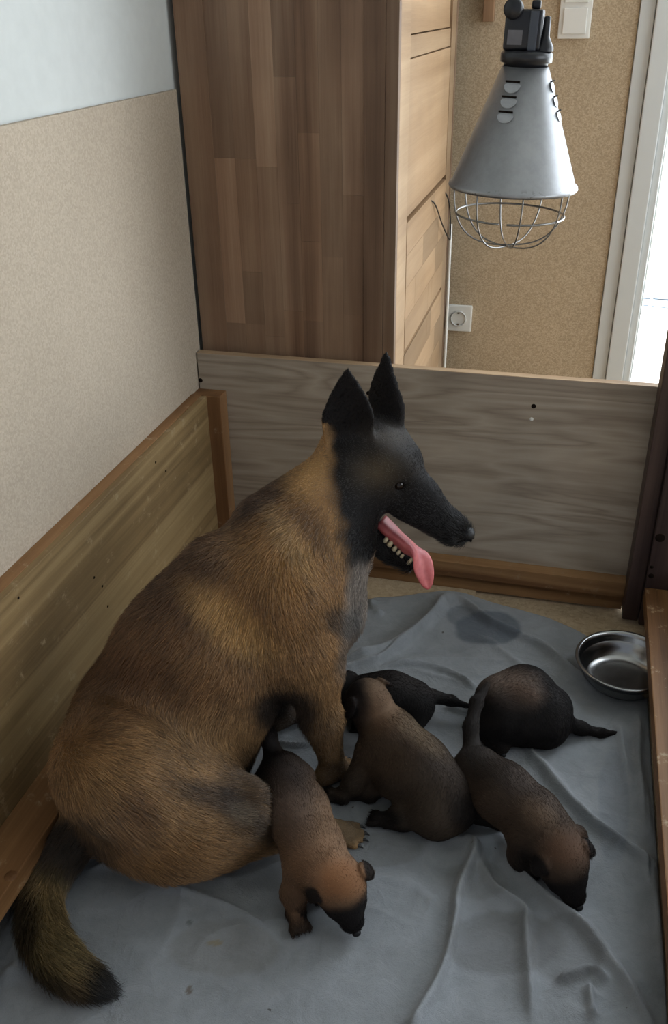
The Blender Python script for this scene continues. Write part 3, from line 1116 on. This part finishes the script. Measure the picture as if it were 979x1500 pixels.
# left foreleg
dog.cap(Mp(430, 905, -.06), Mp(425, 985, -.07), .052, .04, .04)
pawL = G(418, 1052, .02)
dog.cap(Mp(425, 985, -.07), pawL + np.array([-.01, -.01, .06]), .036, .024, .02)
dog.cap(pawL + np.array([-.01, -.01, .06]), pawL + np.array([0, 0, .012]), .023, .02, .015)


def paw(B, c, f, size, toes=4, r0=0.5):
    """foot at c pointing along f; returns the claw places"""
    f = unit([f[0], f[1], 0])
    s_ = np.array([-f[1], f[0], 0])
    B.cap(c - f * size * .5 + [0, 0, .004], c + f * size * .35, size * .42, size * .38, size * .3)
    out = []
    for i in range(toes):
        k = (i - (toes - 1) / 2)
        ln = size * (1.05 if abs(k) < 1 else 0.85)
        a_ = c + f * size * .35 + s_ * k * size * .26
        b_ = c + f * ln * .95 + s_ * k * size * .32 + [0, 0, -size * .10]
        B.cap(a_, b_, size * .19, size * .165, size * .06)
        out.append((b_ + f * size * .12, f))
    return out


claws = paw(dog, pawR, (.55, .6), .044) + paw(dog, pawL, (.5, .75), .044)
# right hind leg: thigh, knee, shank and long foot
hip, knee = Mp(170, 1120, .08), G(355, 1192, .105)

dog.cap(hip, G(300, 1190, .105), .09, .075, .05)
dog.cap(G(210, 1190, .10), G(240, 1196, .088), .078, .074, .045)
dog.cap(G(300, 1195, .105), knee, .072, .045, .035)
dog.cap(G(250, 1230, .066), G(325, 1222, .058), .058, .045, .035)
dog.cap(knee, G(378, 1212, .055), .038, .028, .03)
dog.cap(G(330, 1225, .05), G(400, 1222, .028), .036, .024, .025)
hp = G(492, 1219, .018)
dog.cap(G(400, 1222, .026), hp, .022, .019, .015)
claws += paw(dog, hp + np.array([.0, 0, .0]), G(540, 1222)[:2] - G(480, 1217)[:2], .042)
# left hind leg, beyond the belly
dog.cap(Mp(205, 1120, -.07), Mp(300, 1110, -.12), .095, .06, .05)
dog.cap(Mp(300, 1110, -.12), Mp(290, 1150, -.13), .045, .03, .03)
# belly
dog.cap(Mp(330, 1020, 0), Mp(300, 1110, 0), .085, .080, .05, sq)
# tail
tl = [G(128, 1205, .075), G(88, 1255, .045), G(62, 1305, .034), (G(62, 1362, .034)), G(88, 1408, .032), G(125, 1435, .024), G(160, 1450, .010)]
tr_ = [.038, .028, .024, .026, .024, .017, .003]
tsp = spline(tl, 3)
trs = np.interp(np.linspace(0, 6, len(tsp)), range(7), tr_)
for a_, b_, r1, r2 in zip(tsp, tsp[1:], trs, trs[1:]):
    dog.cap(a_, b_, r1, r2, .012)

dog.ell(H3(-.005, 0, 0), (.078, .060, .054), HF, .02)
dog.cap(H3(.012, 0, -.018), H3(-.034, 0, -.026), .053, .047, .03)
for s_ in (-1, 1):
    dog.cap(H3(.045, s_ * .024, .022), H3(.018, s_ * .030, .024), .019, .022, .02)       # brow
    dog.cap(H3(.035, s_ * .028, -.034), H3(-.02, s_ * .034, -.042), .026, .034, .03)     # cheek
    dog.cap(H3(.168, s_ * .008, -.030), H3(.085, s_ * .017, -.034), .0135, .021, .015)   # flews
dog.cap(H3(.175, 0, -.016), H3(.095, 0, -.006), .0165, .023, .02)
dog.cap(H3(.095, 0, -.006), H3(.035, 0, -.002), .023, .034, .03)
dog.cap(H3(.186, 0, -.021), H3(.172, 0, -.022), .0135, .018, .012)
# lower jaw, dropped open
jaw0, jaw1 = Hp(545, 783), Hp(600, 829)
dog.cap(jaw1, Hp(573, 810), .0095, .014, .006, (hl, .75))
dog.cap(Hp(573, 810), jaw0, .014, .026, .006, (hl, .75))
dog.cap(H3(.02, 0, -.06), H3(-.028, 0, -.055), .034, .040, .03)
norm_ = np.linalg.norm
# mouth cut between the jaws
jd = unit(jaw1 - jaw0)
ju = np.cross(jd, hl)
if ju @ hu < 0:
    ju = -ju
md_ = unit(Hp(625, 815) - Hp(556, 760))
mn_ = unit(np.cross(md_, hl))
dog.cap(Hp(560, 766), Hp(628, 824), .003, .014, .003, (hl, .4), True)


def add_ear(B, base, up, out, width, length, thick, k=.012, cupk=9.0):
    """upright ear: up along the ear, out = direction in which the cup opens"""
    up = unit(up)
    out = unit(np.array(out) - np.dot(out, up) * up)
    sd = np.cross(up, out)

    def fn(g):
        p = g - base
        u, v, w_ = p @ up / length, p @ sd, p @ out
        hw = width * np.clip(np.where(u < .30, .96 + .13 * u, 1.0 - ((u - .30) / .71) ** 1.35), 0.02, 1)
        cup = cupk * (v * v) * (1 - .4 * np.clip(u, 0, 1)) + .012 * np.clip(u, 0, 1) ** 2
        dn_ = np.abs(w_ - cup) * 0.85 - thick * (1.1 - .45 * np.clip(u, 0, 1))
        dv_ = (np.abs(v) - hw) * 0.8
        du_ = np.maximum(-u - .38, u - 1.0) * length
        return np.maximum(np.maximum(dn_, dv_), du_).astype(np.float32)
    B.custom(base + up * length * .32, length * .80, fn, k)
    B.bones.append((base, base + up * length))


earN_b, earF_b = H3(-.046, -.040, .026), H3(-.022, .038, .034)
tipN, tipF = on(509, 534, 1, earN_b[1] - .005), on(560, 516, 1, earF_b[1] - .0)
add_ear(dog, earN_b, tipN - earN_b, hf * .45 - hl * .85, .040, np.linalg.norm(tipN - earN_b), .0052)
add_ear(dog, earF_b, tipF - earF_b, hf * .35 + hl * .90, .036, np.linalg.norm(tipF - earF_b), .0052)
for s_ in (-1, 1):       # sockets of the eyes
    dog.ell(H3(.066, s_ * .035, .004), (.010, .008, .007), HF, .008, True)
dog.floor(0.006)
V, F = dog.mesh()
N = vert_normals(V, F)
BLK, DKB = (26, 24, 25), (52, 40, 32)
base = lin(162, 127, 87)
lp = (V - HC) @ HF.T
C = marks_and_shade(V, N, base, [
    (330, 880, 250, 150, -48, .35, (112, 74, 42), .4),
    (200, 950, 190, 60, -50, .55, (86, 56, 36), .5),
    (300, 810, 120, 40, -40, .6, (74, 54, 40), .5),
    (230, 1000, 110, 40, 12, .45, (92, 60, 34), .5),
    (340, 905, 75, 30, 40, .85, (200, 160, 104), .55),
    (430, 830, 90, 55, 20, .45, (176, 134, 82), .5),
    (450, 760, 60, 16, 60, .5, (82, 60, 44), .5),
    (395, 720, 50, 16, -40, .7, (60, 44, 40), .5),
    (445, 690, 30, 40, 0, .4, (186, 146, 92), .5),
    (430, 800, 60, 18, 60, .45, (186, 156, 112), .5),
    (450, 900, 60, 70, 0, .4, (168, 128, 82), .5),
    (500, 905, 32, 22, 30, .75, (44, 40, 40), .4),
    (525, 860, 20, 60, 8, .75, (150, 148, 146), .5),
    (512, 930, 16, 55, 15, .6, (120, 118, 116), .5),
    (300, 1075, 90, 40, -12, .5, (154, 122, 82), .5),
    (360, 1160, 45, 80, 10, .75, (44, 36, 32), .5),  # shadow of belly and inner thigh, painted into the coat
    (310, 1168, 65, 20, 18, .75, (62, 50, 44), .5),
    (350, 1190, 25, 16, 20, .7, (126, 112, 96), .5),
    (190, 1200, 35, 50, 20, .4, (96, 62, 34), .5),
    (250, 1250, 110, 35, 0, .5, (154, 116, 74), .5),
    (385, 1215, 26, 22, 0, .7, (42, 36, 32), .5),
    (200, 1180, 40, 20, 50, .3, (100, 66, 38), .5),
    (490, 1085, 40, 55, 0, .55, (70, 56, 44), .6),
    (505, 1215, 40, 26, 0, .85, (84, 72, 56), .4),
    (495, 1140, 36, 24, 0, .7, (50, 42, 36), .4),
    (420, 1040, 46, 44, 0, .92, (48, 42, 39), .4),
    (400, 1030, 30, 22, 0, .75, (44, 38, 34), .5),
    (90, 1240, 60, 50, 0, .92, (34, 30, 28), .4),
    (62, 1350, 60, 80, 0, .8, (142, 126, 88), .5),
    (35, 1350, 24, 100, 0, .85, (30, 28, 26), .5),
    (150, 1440, 44, 40, 0, .95, (24, 22, 22), .4),
    (85, 1405, 50, 45, -30, .7, (112, 100, 70), .5),
    (60, 1430, 50, 18, 30, .8, (40, 36, 30), .5),
    (152, 1440, 40, 40, 0, .95, (24, 22, 22), .4),
])
# black mask over the head, ears and throat
hd = np.linalg.norm((lp - np.array([.02, 0, -.01])) / np.array([1.3, 1, 1]), axis=1)
u_, v_ = proj(V)
bound = u_ - (478 + 0.13 * (v_ - 640)) + 9 * vnoise(V, 5, 5, 60) + 60 * (lp[:, 2] > .035)
inhead = ((lp[:, 0] > -.12) & (V[:, 2] > np.where(u_ > 548, .36, .42)))
mk = (ss(-8, 16, bound) * inhead * (1 - ss(812, 845, v_ + 12 * vnoise(V, 6, 5, 60)) * (u_ < 556)))[:, None]
C = C * (1 - mk) + lin(*BLK) * mk
ck = (np.exp(-((u_ - 555) / 34) ** 2 - ((v_ - 690) / 26) ** 2) * .55)[:, None] * inhead[:, None]
C = C * (1 - ck) + lin(98, 84, 64) * ck
fr_ = (np.exp(-((u_ - 570) / 32) ** 2 - ((v_ - 640) / 18) ** 2) * .4)[:, None] * inhead[:, None]  # backlit grey highlight on the forehead, put into the coat colour
C = C * (1 - fr_) + lin(100, 92, 84) * fr_
# flesh inside the mouth
ins = norm_((V - Hp(600, 792)) @ np.array([md_, hl, mn_]).T / np.array([.060, .016, .022]), axis=1) < 1
C[ins] = lin(120, 58, 58)
dogo = link('dog', np_mesh('dog', V, F, C), M_skin, None, True)
tag(dogo, 'tan shepherd dog with black mask sitting upright, mouth open, tongue out', 'dog')
inside = ins.astype(float)
hdist = np.linalg.norm(V - HC, axis=1)


def dog_len(P, n_):
    l = np.full(len(P), .019)
    h_ = np.linalg.norm(P - HC, axis=1)
    l = np.where(h_ < .24, .0045 + .0145 * ss(.10, .24, h_), l)
    q_ = (P - HC) @ HF.T
    l = np.where(q_[:, 2] > .045, .0038, l)
    for c_ in (pawR, pawL, hp):
        l = np.minimum(l, .004 + .015 * ss(.05, .14, np.linalg.norm(P - c_, axis=1)))
    uu, vv_ = proj(P)
    tail = (vv_ > 1200) & (uu < 190)
    l = np.where(tail & (P[:, 1] < .86), .030, l)
    return l


grow_fur(dogo, dog, V, F, N, C, int(230000 * FASTFUR), dog_len, 7, M_fur, .00030, .34, 1 - inside, (.22, 20))
# head parts
M_nose = plain('wet_black_nose', srgb(20, 20, 22), 0.5, 0.25)
M_eye = plain('eye_dark', srgb(24, 14, 8), 0.15, 0.4)
M_claw = plain('claw_black', srgb(24, 22, 22), 0.35, 0.5)
M_tongue = NT('tongue_pink', 0.35, 0.5)
tn = M_tongue.noise(M_tongue.coords(), 90, 5)
M_tongue.base(M_tongue.ramp(tn, [(0.3, srgb(176, 84, 88)), (0.7, srgb(200, 108, 108))]))
M_tongue.b.inputs['Roughness'].default_value = 0.5
M_tongue.b.inputs['Subsurface Weight'].default_value = 0.15
M_tongue.b.inputs['Subsurface Scale'].default_value = 0.01
M_tongue = M_tongue.m
M_tooth = plain('tooth_ivory', srgb(226, 212, 178), 0.3, 0.5)


def blob(name, c, rad, fr, mat, parent, seg=20, warp=None):
    bm = bmesh.new()
    bmesh.ops.create_uvsphere(bm, u_segments=seg, v_segments=seg // 2 + 2, radius=1)
    fr = np.array(fr)
    for v in bm.verts:
        q_ = np.array(v.co) * rad
        if warp:
            q_ = warp(q_)
        v.co = Vector(np.array(c) + q_[0] * fr[0] + q_[1] * fr[1] + q_[2] * fr[2])
    return bm_obj(name, bm, mat, parent, True)


nose = blob('nose', H3(.191, 0, -.0145), np.array([.0135, .0150, .0125]), HF, M_nose, dogo, 24, lambda q_: q_ * np.array([1, 1 - .3 * (q_[2] < 0) * abs(q_[2]) / .01, 1]))
for s_ in (-1, 1):
    blob('nostril', H3(.2032, s_ * .0060, -.0165), np.array([.0022, .0026, .0022]), HF, M_dark, nose, 10)
    blob('eye', H3(.0625, s_ * .0325, .003), np.array([.0085, .0085, .0085]), HF, M_eye, dogo, 20)
for p, f in claws:
    bm = bmesh.new()
    f = np.array(f)
    tube_bm(bm, [p - f * .006, p + f * .002 + [0, 0, .0005], p + f * .008 + [0, 0, -.004]], [.0032, .0028, .0007], 8)
    bm_obj('claw', bm, M_claw, dogo, True)
# tongue: a strap with a fold down its middle, hanging over the lower teeth
tc_ = [Hp(556, 764), Hp(575, 783), Hp(592, 799, -.003), Hp(611, 817, -.006), Hp(620, 838, -.008), Hp(627, 862, -.008)]
ts_ = spline(tc_, 6)
bm = bmesh.new()
rows = []
nT = len(ts_)
side = unit(hl * .45 + hf * .80 - hu * .2)
for i, p in enumerate(ts_):
    t = i / (nT - 1)
    tg = unit(ts_[min(i + 1, nT - 1)] - ts_[max(i - 1, 0)])
    sdv = unit(hl * max(0, .6 - 2.5 * t) + side * (.25 + t))
    sdv = unit(sdv - tg * (sdv @ tg))
    nv_ = np.cross(tg, sdv)
    if nv_ @ (hu + hf) < 0:
        nv_ = -nv_
    th_ = .0042 + .0065 * float(np.interp(t, [0, .45, .62], [1, 1, 0]))
    wv = float(np.interp(t, [0, .35, .55, .8, 1], [.017, .019, .0215, .0175, .014])) * math.sqrt(max(0.0, 1 - max(0, (t - .72) / .285) ** 2)) + .0006
    row = []
    for k in range(20):
        a_ = 2 * PI * k / 20
        x_, y_ = math.cos(a_) * wv, math.sin(a_) * th_
        y_ += (abs(x_) / .0175) ** 0.8 * .0075 * (0.4 + .6 * t)
        row.append(bm.verts.new(Vector(p + sdv * x_ + nv_ * y_)))
    rows.append(row)
for A_, B_ in zip(rows, rows[1:]):
    for k in range(20):
        bm.faces.new((A_[k], A_[(k + 1) % 20], B_[(k + 1) % 20], B_[k]))
bm.faces.new(rows[0])
bm.faces.new(rows[-1])
bm_obj('tongue', bm, M_tongue, dogo, True)
# lower teeth along the jaw's rim, canine in front
jn = np.linalg.norm(jaw1 - jaw0)
for s_ in (-1, 1):
    for i, (t, hgt, wdt) in enumerate(((.30, .006, .0042), (.42, .0075, .0048), (.55, .0055, .004), (.66, .0045, .0034), (.76, .004, .003), (.95, .012, .0034))):
        b_ = jaw0 + (jaw1 - jaw0) * t + hl * s_ * (.0165 - .009 * t) + ju * (.022 - .012 * t)
        bm = bmesh.new()
        tube_bm(bm, [b_ - ju * .004, b_ + ju * hgt * .5, b_ + ju * hgt], [wdt, wdt * .85, wdt * .25], 8)
        bm_obj('tooth', bm, M_tooth, dogo, True)

# ------------------------------------------------------------------ the puppies
def pup_head(B, c, f, up, mz=1.0, ears=((-1, .0), (1, .0)), s=1.0):
    """puppy head at c looking along f; returns its frame"""
    f = unit(f)
    l = unit(np.cross(up, f))
    u = np.cross(f, l)
    fr = np.array([f, l, u])

    def h(x, y, z):
        return c + (f * x + l * y + u * z) * s
    B.ell(h(-.002, 0, .002), np.array([.039, .036, .034]) * s, fr, .012)
    B.cap(h(.026, 0, -.010), h(.008, 0, -.004), .0235 * s, .029 * s, .012)
    B.cap(h(.048, 0, -.014), h(.030, 0, -.010), .0175 * s, .021 * s, .01)
    for sg in (-1, 1):
        B.cap(h(.022, sg * .016, -.014), h(-.006, sg * .020, -.016), .0145 * s, .019 * s, .012)
        # folded ear flap
        eb = h(-.010, sg * .030, .018)
        ed = unit(l * sg * .55 + f * .35 - u * .78)
        en = unit(l * sg + u * .5)
        en = unit(en - ed * (en @ ed))
        ec = eb + ed * .012 * s + en * .005 * s
        B.ell(ec, np.array([.020, .0145, .0050]) * s, np.array([ed, np.cross(ed, en), en]), .004)
    return fr, h


def finish_pup(B, cfg, name_label, count, seed):
    B.floor(0.006)
    V, F = B.mesh()
    N = vert_normals(V, F)
    C = marks_and_shade(V, N, lin(*cfg['base']), cfg['spots'])
    if 'head' in cfg:
        fr, h, hc_, s = cfg['head']
        q_ = (V - hc_) @ fr.T / s
        near = norm_(q_, axis=1) < .075
        mask = ss(.010, .032, q_[:, 0] + .12 * np.abs(q_[:, 1]) - .25 * (q_[:, 2]) + .004 * vnoise(V, seed, 5, 110)) * near
        el_ = (1 - ss(.85, 1.15, norm_((np.stack([q_[:, 0], np.abs(q_[:, 1]), q_[:, 2]], 1) - np.array([-.004, .040, .008])) / np.array([.018, .013, .018]), axis=1))) * near * .95
        m = np.maximum(mask, el_)[:, None]
        C = C * (1 - m) + lin(24, 21, 21) * m
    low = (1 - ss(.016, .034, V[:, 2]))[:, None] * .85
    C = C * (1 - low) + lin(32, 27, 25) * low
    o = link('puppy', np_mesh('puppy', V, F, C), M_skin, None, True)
    tag(o, name_label, 'puppy', 'puppies around the mother dog')

    def ln(P, n_):
        l = np.full(len(P), .0075)
        if 'head' in cfg:
            r = norm_(P - cfg['head'][2], axis=1)
            l = .0040 + .0035 * ss(.03, .07, r)
        return l
    grow_fur(o, B, V, F, N, C, int(count * FASTFUR), ln, seed, M_pupfur, .00026, .20, None, (.12, 14))
    if 'head' in cfg:
        fr, h, hc_, s = cfg['head']
        blob('nose', h(.066, 0, -.011), np.array([.0050, .0065, .0052]) * s, fr, M_nose, o, 14)
        for sg in (-1, 1):
            blob('eye', h(.0290, sg * .0185, .0045), np.array([.0052, .0052, .0052]) * s, fr, M_eye, o, 14)
    return o


def leg(B, pts, rs, k=.012):
    B.chain(pts, rs, k)


def foot(B, c, f, size=.017):
    f = unit([f[0], f[1], 0])
    s_ = np.array([-f[1], f[0], 0])
    B.cap(c - f * size * .6, c + f * size * .5, size * .75, size * .72, .008)
    for i in range(4):
        k = i - 1.5
        B.cap(c + f * size * .6 + s_ * k * size * .42, c + f * size * 1.25 + s_ * k * size * .5 + np.array([0, 0, -size * .12]), size * .32, size * .28, .002)


def pup_field(*pts, h=.0028, m=.085):
    P = np.array(pts)
    return Body(P.min(0) - m, P.max(0) + m, h)


BROWN, SABLE = (116, 84, 56), (84, 66, 50)

# 1: nearest, head down, tail up
A = [G(414, 1138, .098), G(436, 1190, .098), G(457, 1240, .090), G(474, 1272, .088)]
hc1 = G(500, 1298, .074)
B = pup_field(*A, hc1, G(520, 1370), G(385, 1010, .16))
B.cap(G(488, 1285, .082), A[3], .031, .038, .02)
B.cap(A[3], A[2], .040, .044, .02)
B.cap(A[2], A[1], .044, .047, .02)
B.cap(A[1], A[0], .047, .041, .02)
f1 = G(520, 1355, .040) - hc1
fr, h = pup_head(B, hc1, f1, (0, -.2, 1), s=1.02)
d1 = unit((A[3] - A[0]) * [1, 1, 0])
s1 = np.array([-d1[1], d1[0], 0])            # her left
t0 = G(404, 1118, .105)
B.chain([t0, G(394, 1080, .135), G(386, 1045, .150), G(384, 1012, .160)], [.019, .012, .009, .005], .012)
fl_ = G(434, 1345, .014)
leg(B, [G(440, 1275, .075), G(430, 1308, .045), fl_ + [0, .006, .010]], [.026, .018, .014])
foot(B, fl_, d1)
fr2 = G(468, 1300, .014)
leg(B, [A[3] + s1 * .02 - [0, 0, .02], fr2 + [0, 0, .03], fr2], [.024, .016, .013])
foot(B, fr2 + s1 * .0, d1)
for sg, p in ((-1, G(376, 1190, .014)), (1, G(440, 1165, .014))):
    hp_ = A[0] + s1 * sg * .024 - [0, 0, .018]
    leg(B, [hp_, (hp_ + p) / 2 + d1 * .02, p - d1 * .018 + [0, 0, .02], p], [.032, .024, .014, .012])
    foot(B, p, d1)
p1 = finish_pup(B, dict(base=(112, 88, 68), head=(fr, h, hc1, 1.02), spots=[
    (410, 1150, 60, 85, 20, .85, (66, 56, 50), .6), (400, 1130, 46, 40, 0, .85, (46, 40, 38), .5), (388, 1060, 30, 70, 0, .95, (28, 25, 25), .4),
    (430, 1200, 26, 60, -20, .4, (112, 94, 84), .6), (470, 1262, 40, 34, 0, .5, (136, 104, 80), .6), (440, 1330, 30, 50, 0, .5, (84, 60, 44), .5), (500, 1290, 36, 30, 0, .5, (140, 90, 52), .5)]),
    'nearest tan puppy walking head down with its thin tail raised', 42000, 11)

# 2: sitting with its back to the viewer, looking up at its mother
A = [G(650, 1165, .060), G(610, 1120, .085), G(572, 1075, .115), G(548, 1048, .130)]
hc2 = G(538, 1024, .160)
B = pup_field(*A, hc2, G(640, 1215), G(480, 1168), G(735, 1215))
B.cap(hc2, A[3], .027, .032, .012)
B.cap(A[3], A[2], .032, .041, .02)
B.cap(A[2], A[1], .042, .051, .02)
B.cap(A[1], A[0], .051, .054, .02)
B.cap(G(655, 1180, .05), G(640, 1190, .045), .046, .044, .02)
B.cap(G(560, 1100, .085), G(585, 1135, .065), .040, .044, .02)
fr, h = pup_head(B, hc2, (-.70, .55, -.25), (-.1, -.1, 1), s=1.0)
leg(B, [G(545, 1105, .080), G(520, 1145, .040), G(505, 1162, .020)], [.030, .018, .014])
foot(B, G(494, 1166, .014), (-1, .05))
leg(B, [G(580, 1120, .080), G(555, 1150, .030), G(545, 1160, .016)], [.026, .017, .014])
foot(B, G(534, 1164, .014), (-1, .1))
leg(B, [G(625, 1185, .045), G(590, 1196, .025), G(572, 1200, .016)], [.036, .022, .014])
foot(B, G(562, 1201, .014), (-1, .05))
B.chain([G(675, 1180, .04), G(700, 1195, .022), G(733, 1214, .010)], [.022, .011, .005], .012)
p2 = finish_pup(B, dict(base=(66, 56, 47), head=(fr, h, hc2, 1.0), spots=[
    (650, 1120, 30, 120, -38, .7, (50, 42, 38), .6), (600, 1060, 60, 16, 42, .35, (140, 120, 96), .6), (562, 1036, 24, 36, 0, .6, (116, 90, 70), .6), (540, 1002, 30, 16, 0, .5, (110, 88, 68), .5),
    (512, 1034, 27, 58, 0, .97, (26, 23, 24), .35), (700, 1190, 45, 30, 0, .9, (32, 28, 27), .5), (565, 1200, 28, 16, 0, .9, (24, 22, 22), .4), (560, 1090, 50, 60, 0, .3, (88, 66, 46), .6)]),
    'brown puppy sitting in the middle facing the mother, back turned', 42000, 12)

# 3: dark one behind, only rump, back and tail in view
A = [G(602, 1030, .062), G(572, 1022, .068), G(545, 1022, .066)]
hc3 = G(500, 1012, .060)
B = pup_field(*A, hc3, G(690, 1036, .03), G(600, 1075))
B.cap(hc3, A[2], .028, .038, .02)
B.cap(A[2], A[1], .042, .046, .02)
B.cap(A[1], A[0], .046, .045, .02)
d3 = unit((A[2] - A[0]) * [1, 1, 0])
fr, h = pup_head(B, hc3, (-.9, .2, -.25), (0, 0, 1), s=.95)
s3 = np.array([-d3[1], d3[0], 0])
for t_, k_ in ((A[0], .0), (A[2], .0)):
    for sg in (-1, 1):
        p = np.array([t_[0], t_[1], .014]) + s3 * sg * .024 + d3 * .012
        leg(B, [t_ + s3 * sg * .022 - [0, 0, .02], p + [0, 0, .02], p], [.028, .016, .013])
        foot(B, p, d3, .015)
B.chain([G(632, 1020, .055), G(660, 1026, .045), G(692, 1036, .036)], [.015, .0085, .004], .012)
p3 = finish_pup(B, dict(base=(27, 25, 25), head=(fr, h, hc3, .95), spots=[(600, 1000, 60, 14, 10, .4, (48, 42, 40), .6)]),
                'dark puppy behind the sitting one, only rump and tail showing', 26000, 13)

# 4: right rear, bent round with its head tucked down
A = [G(800, 1042, .058), G(768, 1022, .072), G(735, 1028, .068)]
B = pup_field(*A, G(720, 1080), G(908, 1075, .01))
B.cap(A[2], A[1], .048, .056, .02)
B.cap(A[1], A[0], .056, .047, .02)
B.cap(G(745, 1058, .045), G(800, 1064, .042), .042, .040, .02)
hc4 = G(724, 1058, .040)
B.cap(hc4, A[2], .030, .042, .02)
fr, h = pup_head(B, hc4, (.35, -.75, -.35), (0, -.3, 1), s=.92)
for p in (G(738, 1076, .014), G(806, 1074, .014)):
    leg(B, [p + [0, .02, .05], p + [0, .006, .02], p], [.030, .018, .013])
    foot(B, p, (-.5, -.8), .015)
B.chain([G(828, 1058, .04), G(850, 1066, .022), G(880, 1074, .012), G(908, 1074, .010)], [.017, .011, .0075, .004], .012)
p4 = finish_pup(B, dict(base=(28, 25, 25), head=(fr, h, hc4, .92), spots=[(748, 1008, 40, 26, 10, .8, (122, 106, 96), .6), (762, 1016, 22, 12, 20, .4, (120, 94, 76), .6), (735, 1050, 40, 40, 0, .7, (30, 27, 26), .5)]),
                'dark puppy by the bowl curled with a pale patch on its back', 36000, 14)

# 5: right front, stretched out, sniffing the cloth
A = [G(700, 1128, .085), G(738, 1162, .090), G(780, 1198, .082), G(806, 1228, .080)]
hc5 = G(826, 1262, .066)
B = pup_field(*A, hc5, G(850, 1330), G(712, 1000, .15), G(668, 1160))
B.cap(hc5, A[3], .030, .038, .02)
B.cap(A[3], A[2], .040, .044, .02)
B.cap(A[2], A[1], .044, .046, .02)
B.cap(A[1], A[0], .046, .040, .02)
f5 = G(848, 1318, .032) - hc5
fr, h = pup_head(B, hc5, f5, (0, -.2, 1), s=1.02)
d5 = unit((A[3] - A[0]) * [1, 1, 0])
s5 = np.array([-d5[1], d5[0], 0])
B.chain([G(692, 1100, .10), G(690, 1065, .125), G(698, 1030, .145), G(714, 1004, .155)], [.016, .0115, .010, .005], .010)
p = G(768, 1270, .014)
leg(B, [G(768, 1225, .070), G(762, 1252, .035), p], [.028, .018, .014])
foot(B, p, d5)
p = G(840, 1245, .014)
leg(B, [A[3] + s5 * .022 - [0, 0, .02], p + [0, 0, .03], p], [.026, .016, .013])
foot(B, p, d5)
p = G(668, 1160, .014)
leg(B, [G(690, 1135, .07), G(688, 1160, .040), p + [-.004, -.004, .008]], [.034, .022, .014])
foot(B, p, (-.8, .6), .014)
p = G(742, 1150, .014)
leg(B, [A[0] + s5 * .022 - [0, 0, .015], p + [0, 0, .03], p], [.032, .018, .013])
foot(B, p, d5)
p5 = finish_pup(B, dict(base=(64, 52, 43), head=(fr, h, hc5, 1.02), spots=[
    (740, 1130, 70, 22, 40, .7, (50, 42, 38), .6), (695, 1050, 30, 80, 0, .95, (30, 27, 26), .4), (700, 1120, 40, 34, 0, .6, (46, 40, 36), .6),
    (830, 1245, 34, 26, 0, .5, (92, 64, 46), .6), (790, 1195, 30, 18, 40, .35, (120, 98, 80), .6), (768, 1265, 22, 26, 0, .85, (30, 26, 25), .5)]),
    'brown puppy at the right stretched low sniffing the blanket', 42000, 15)
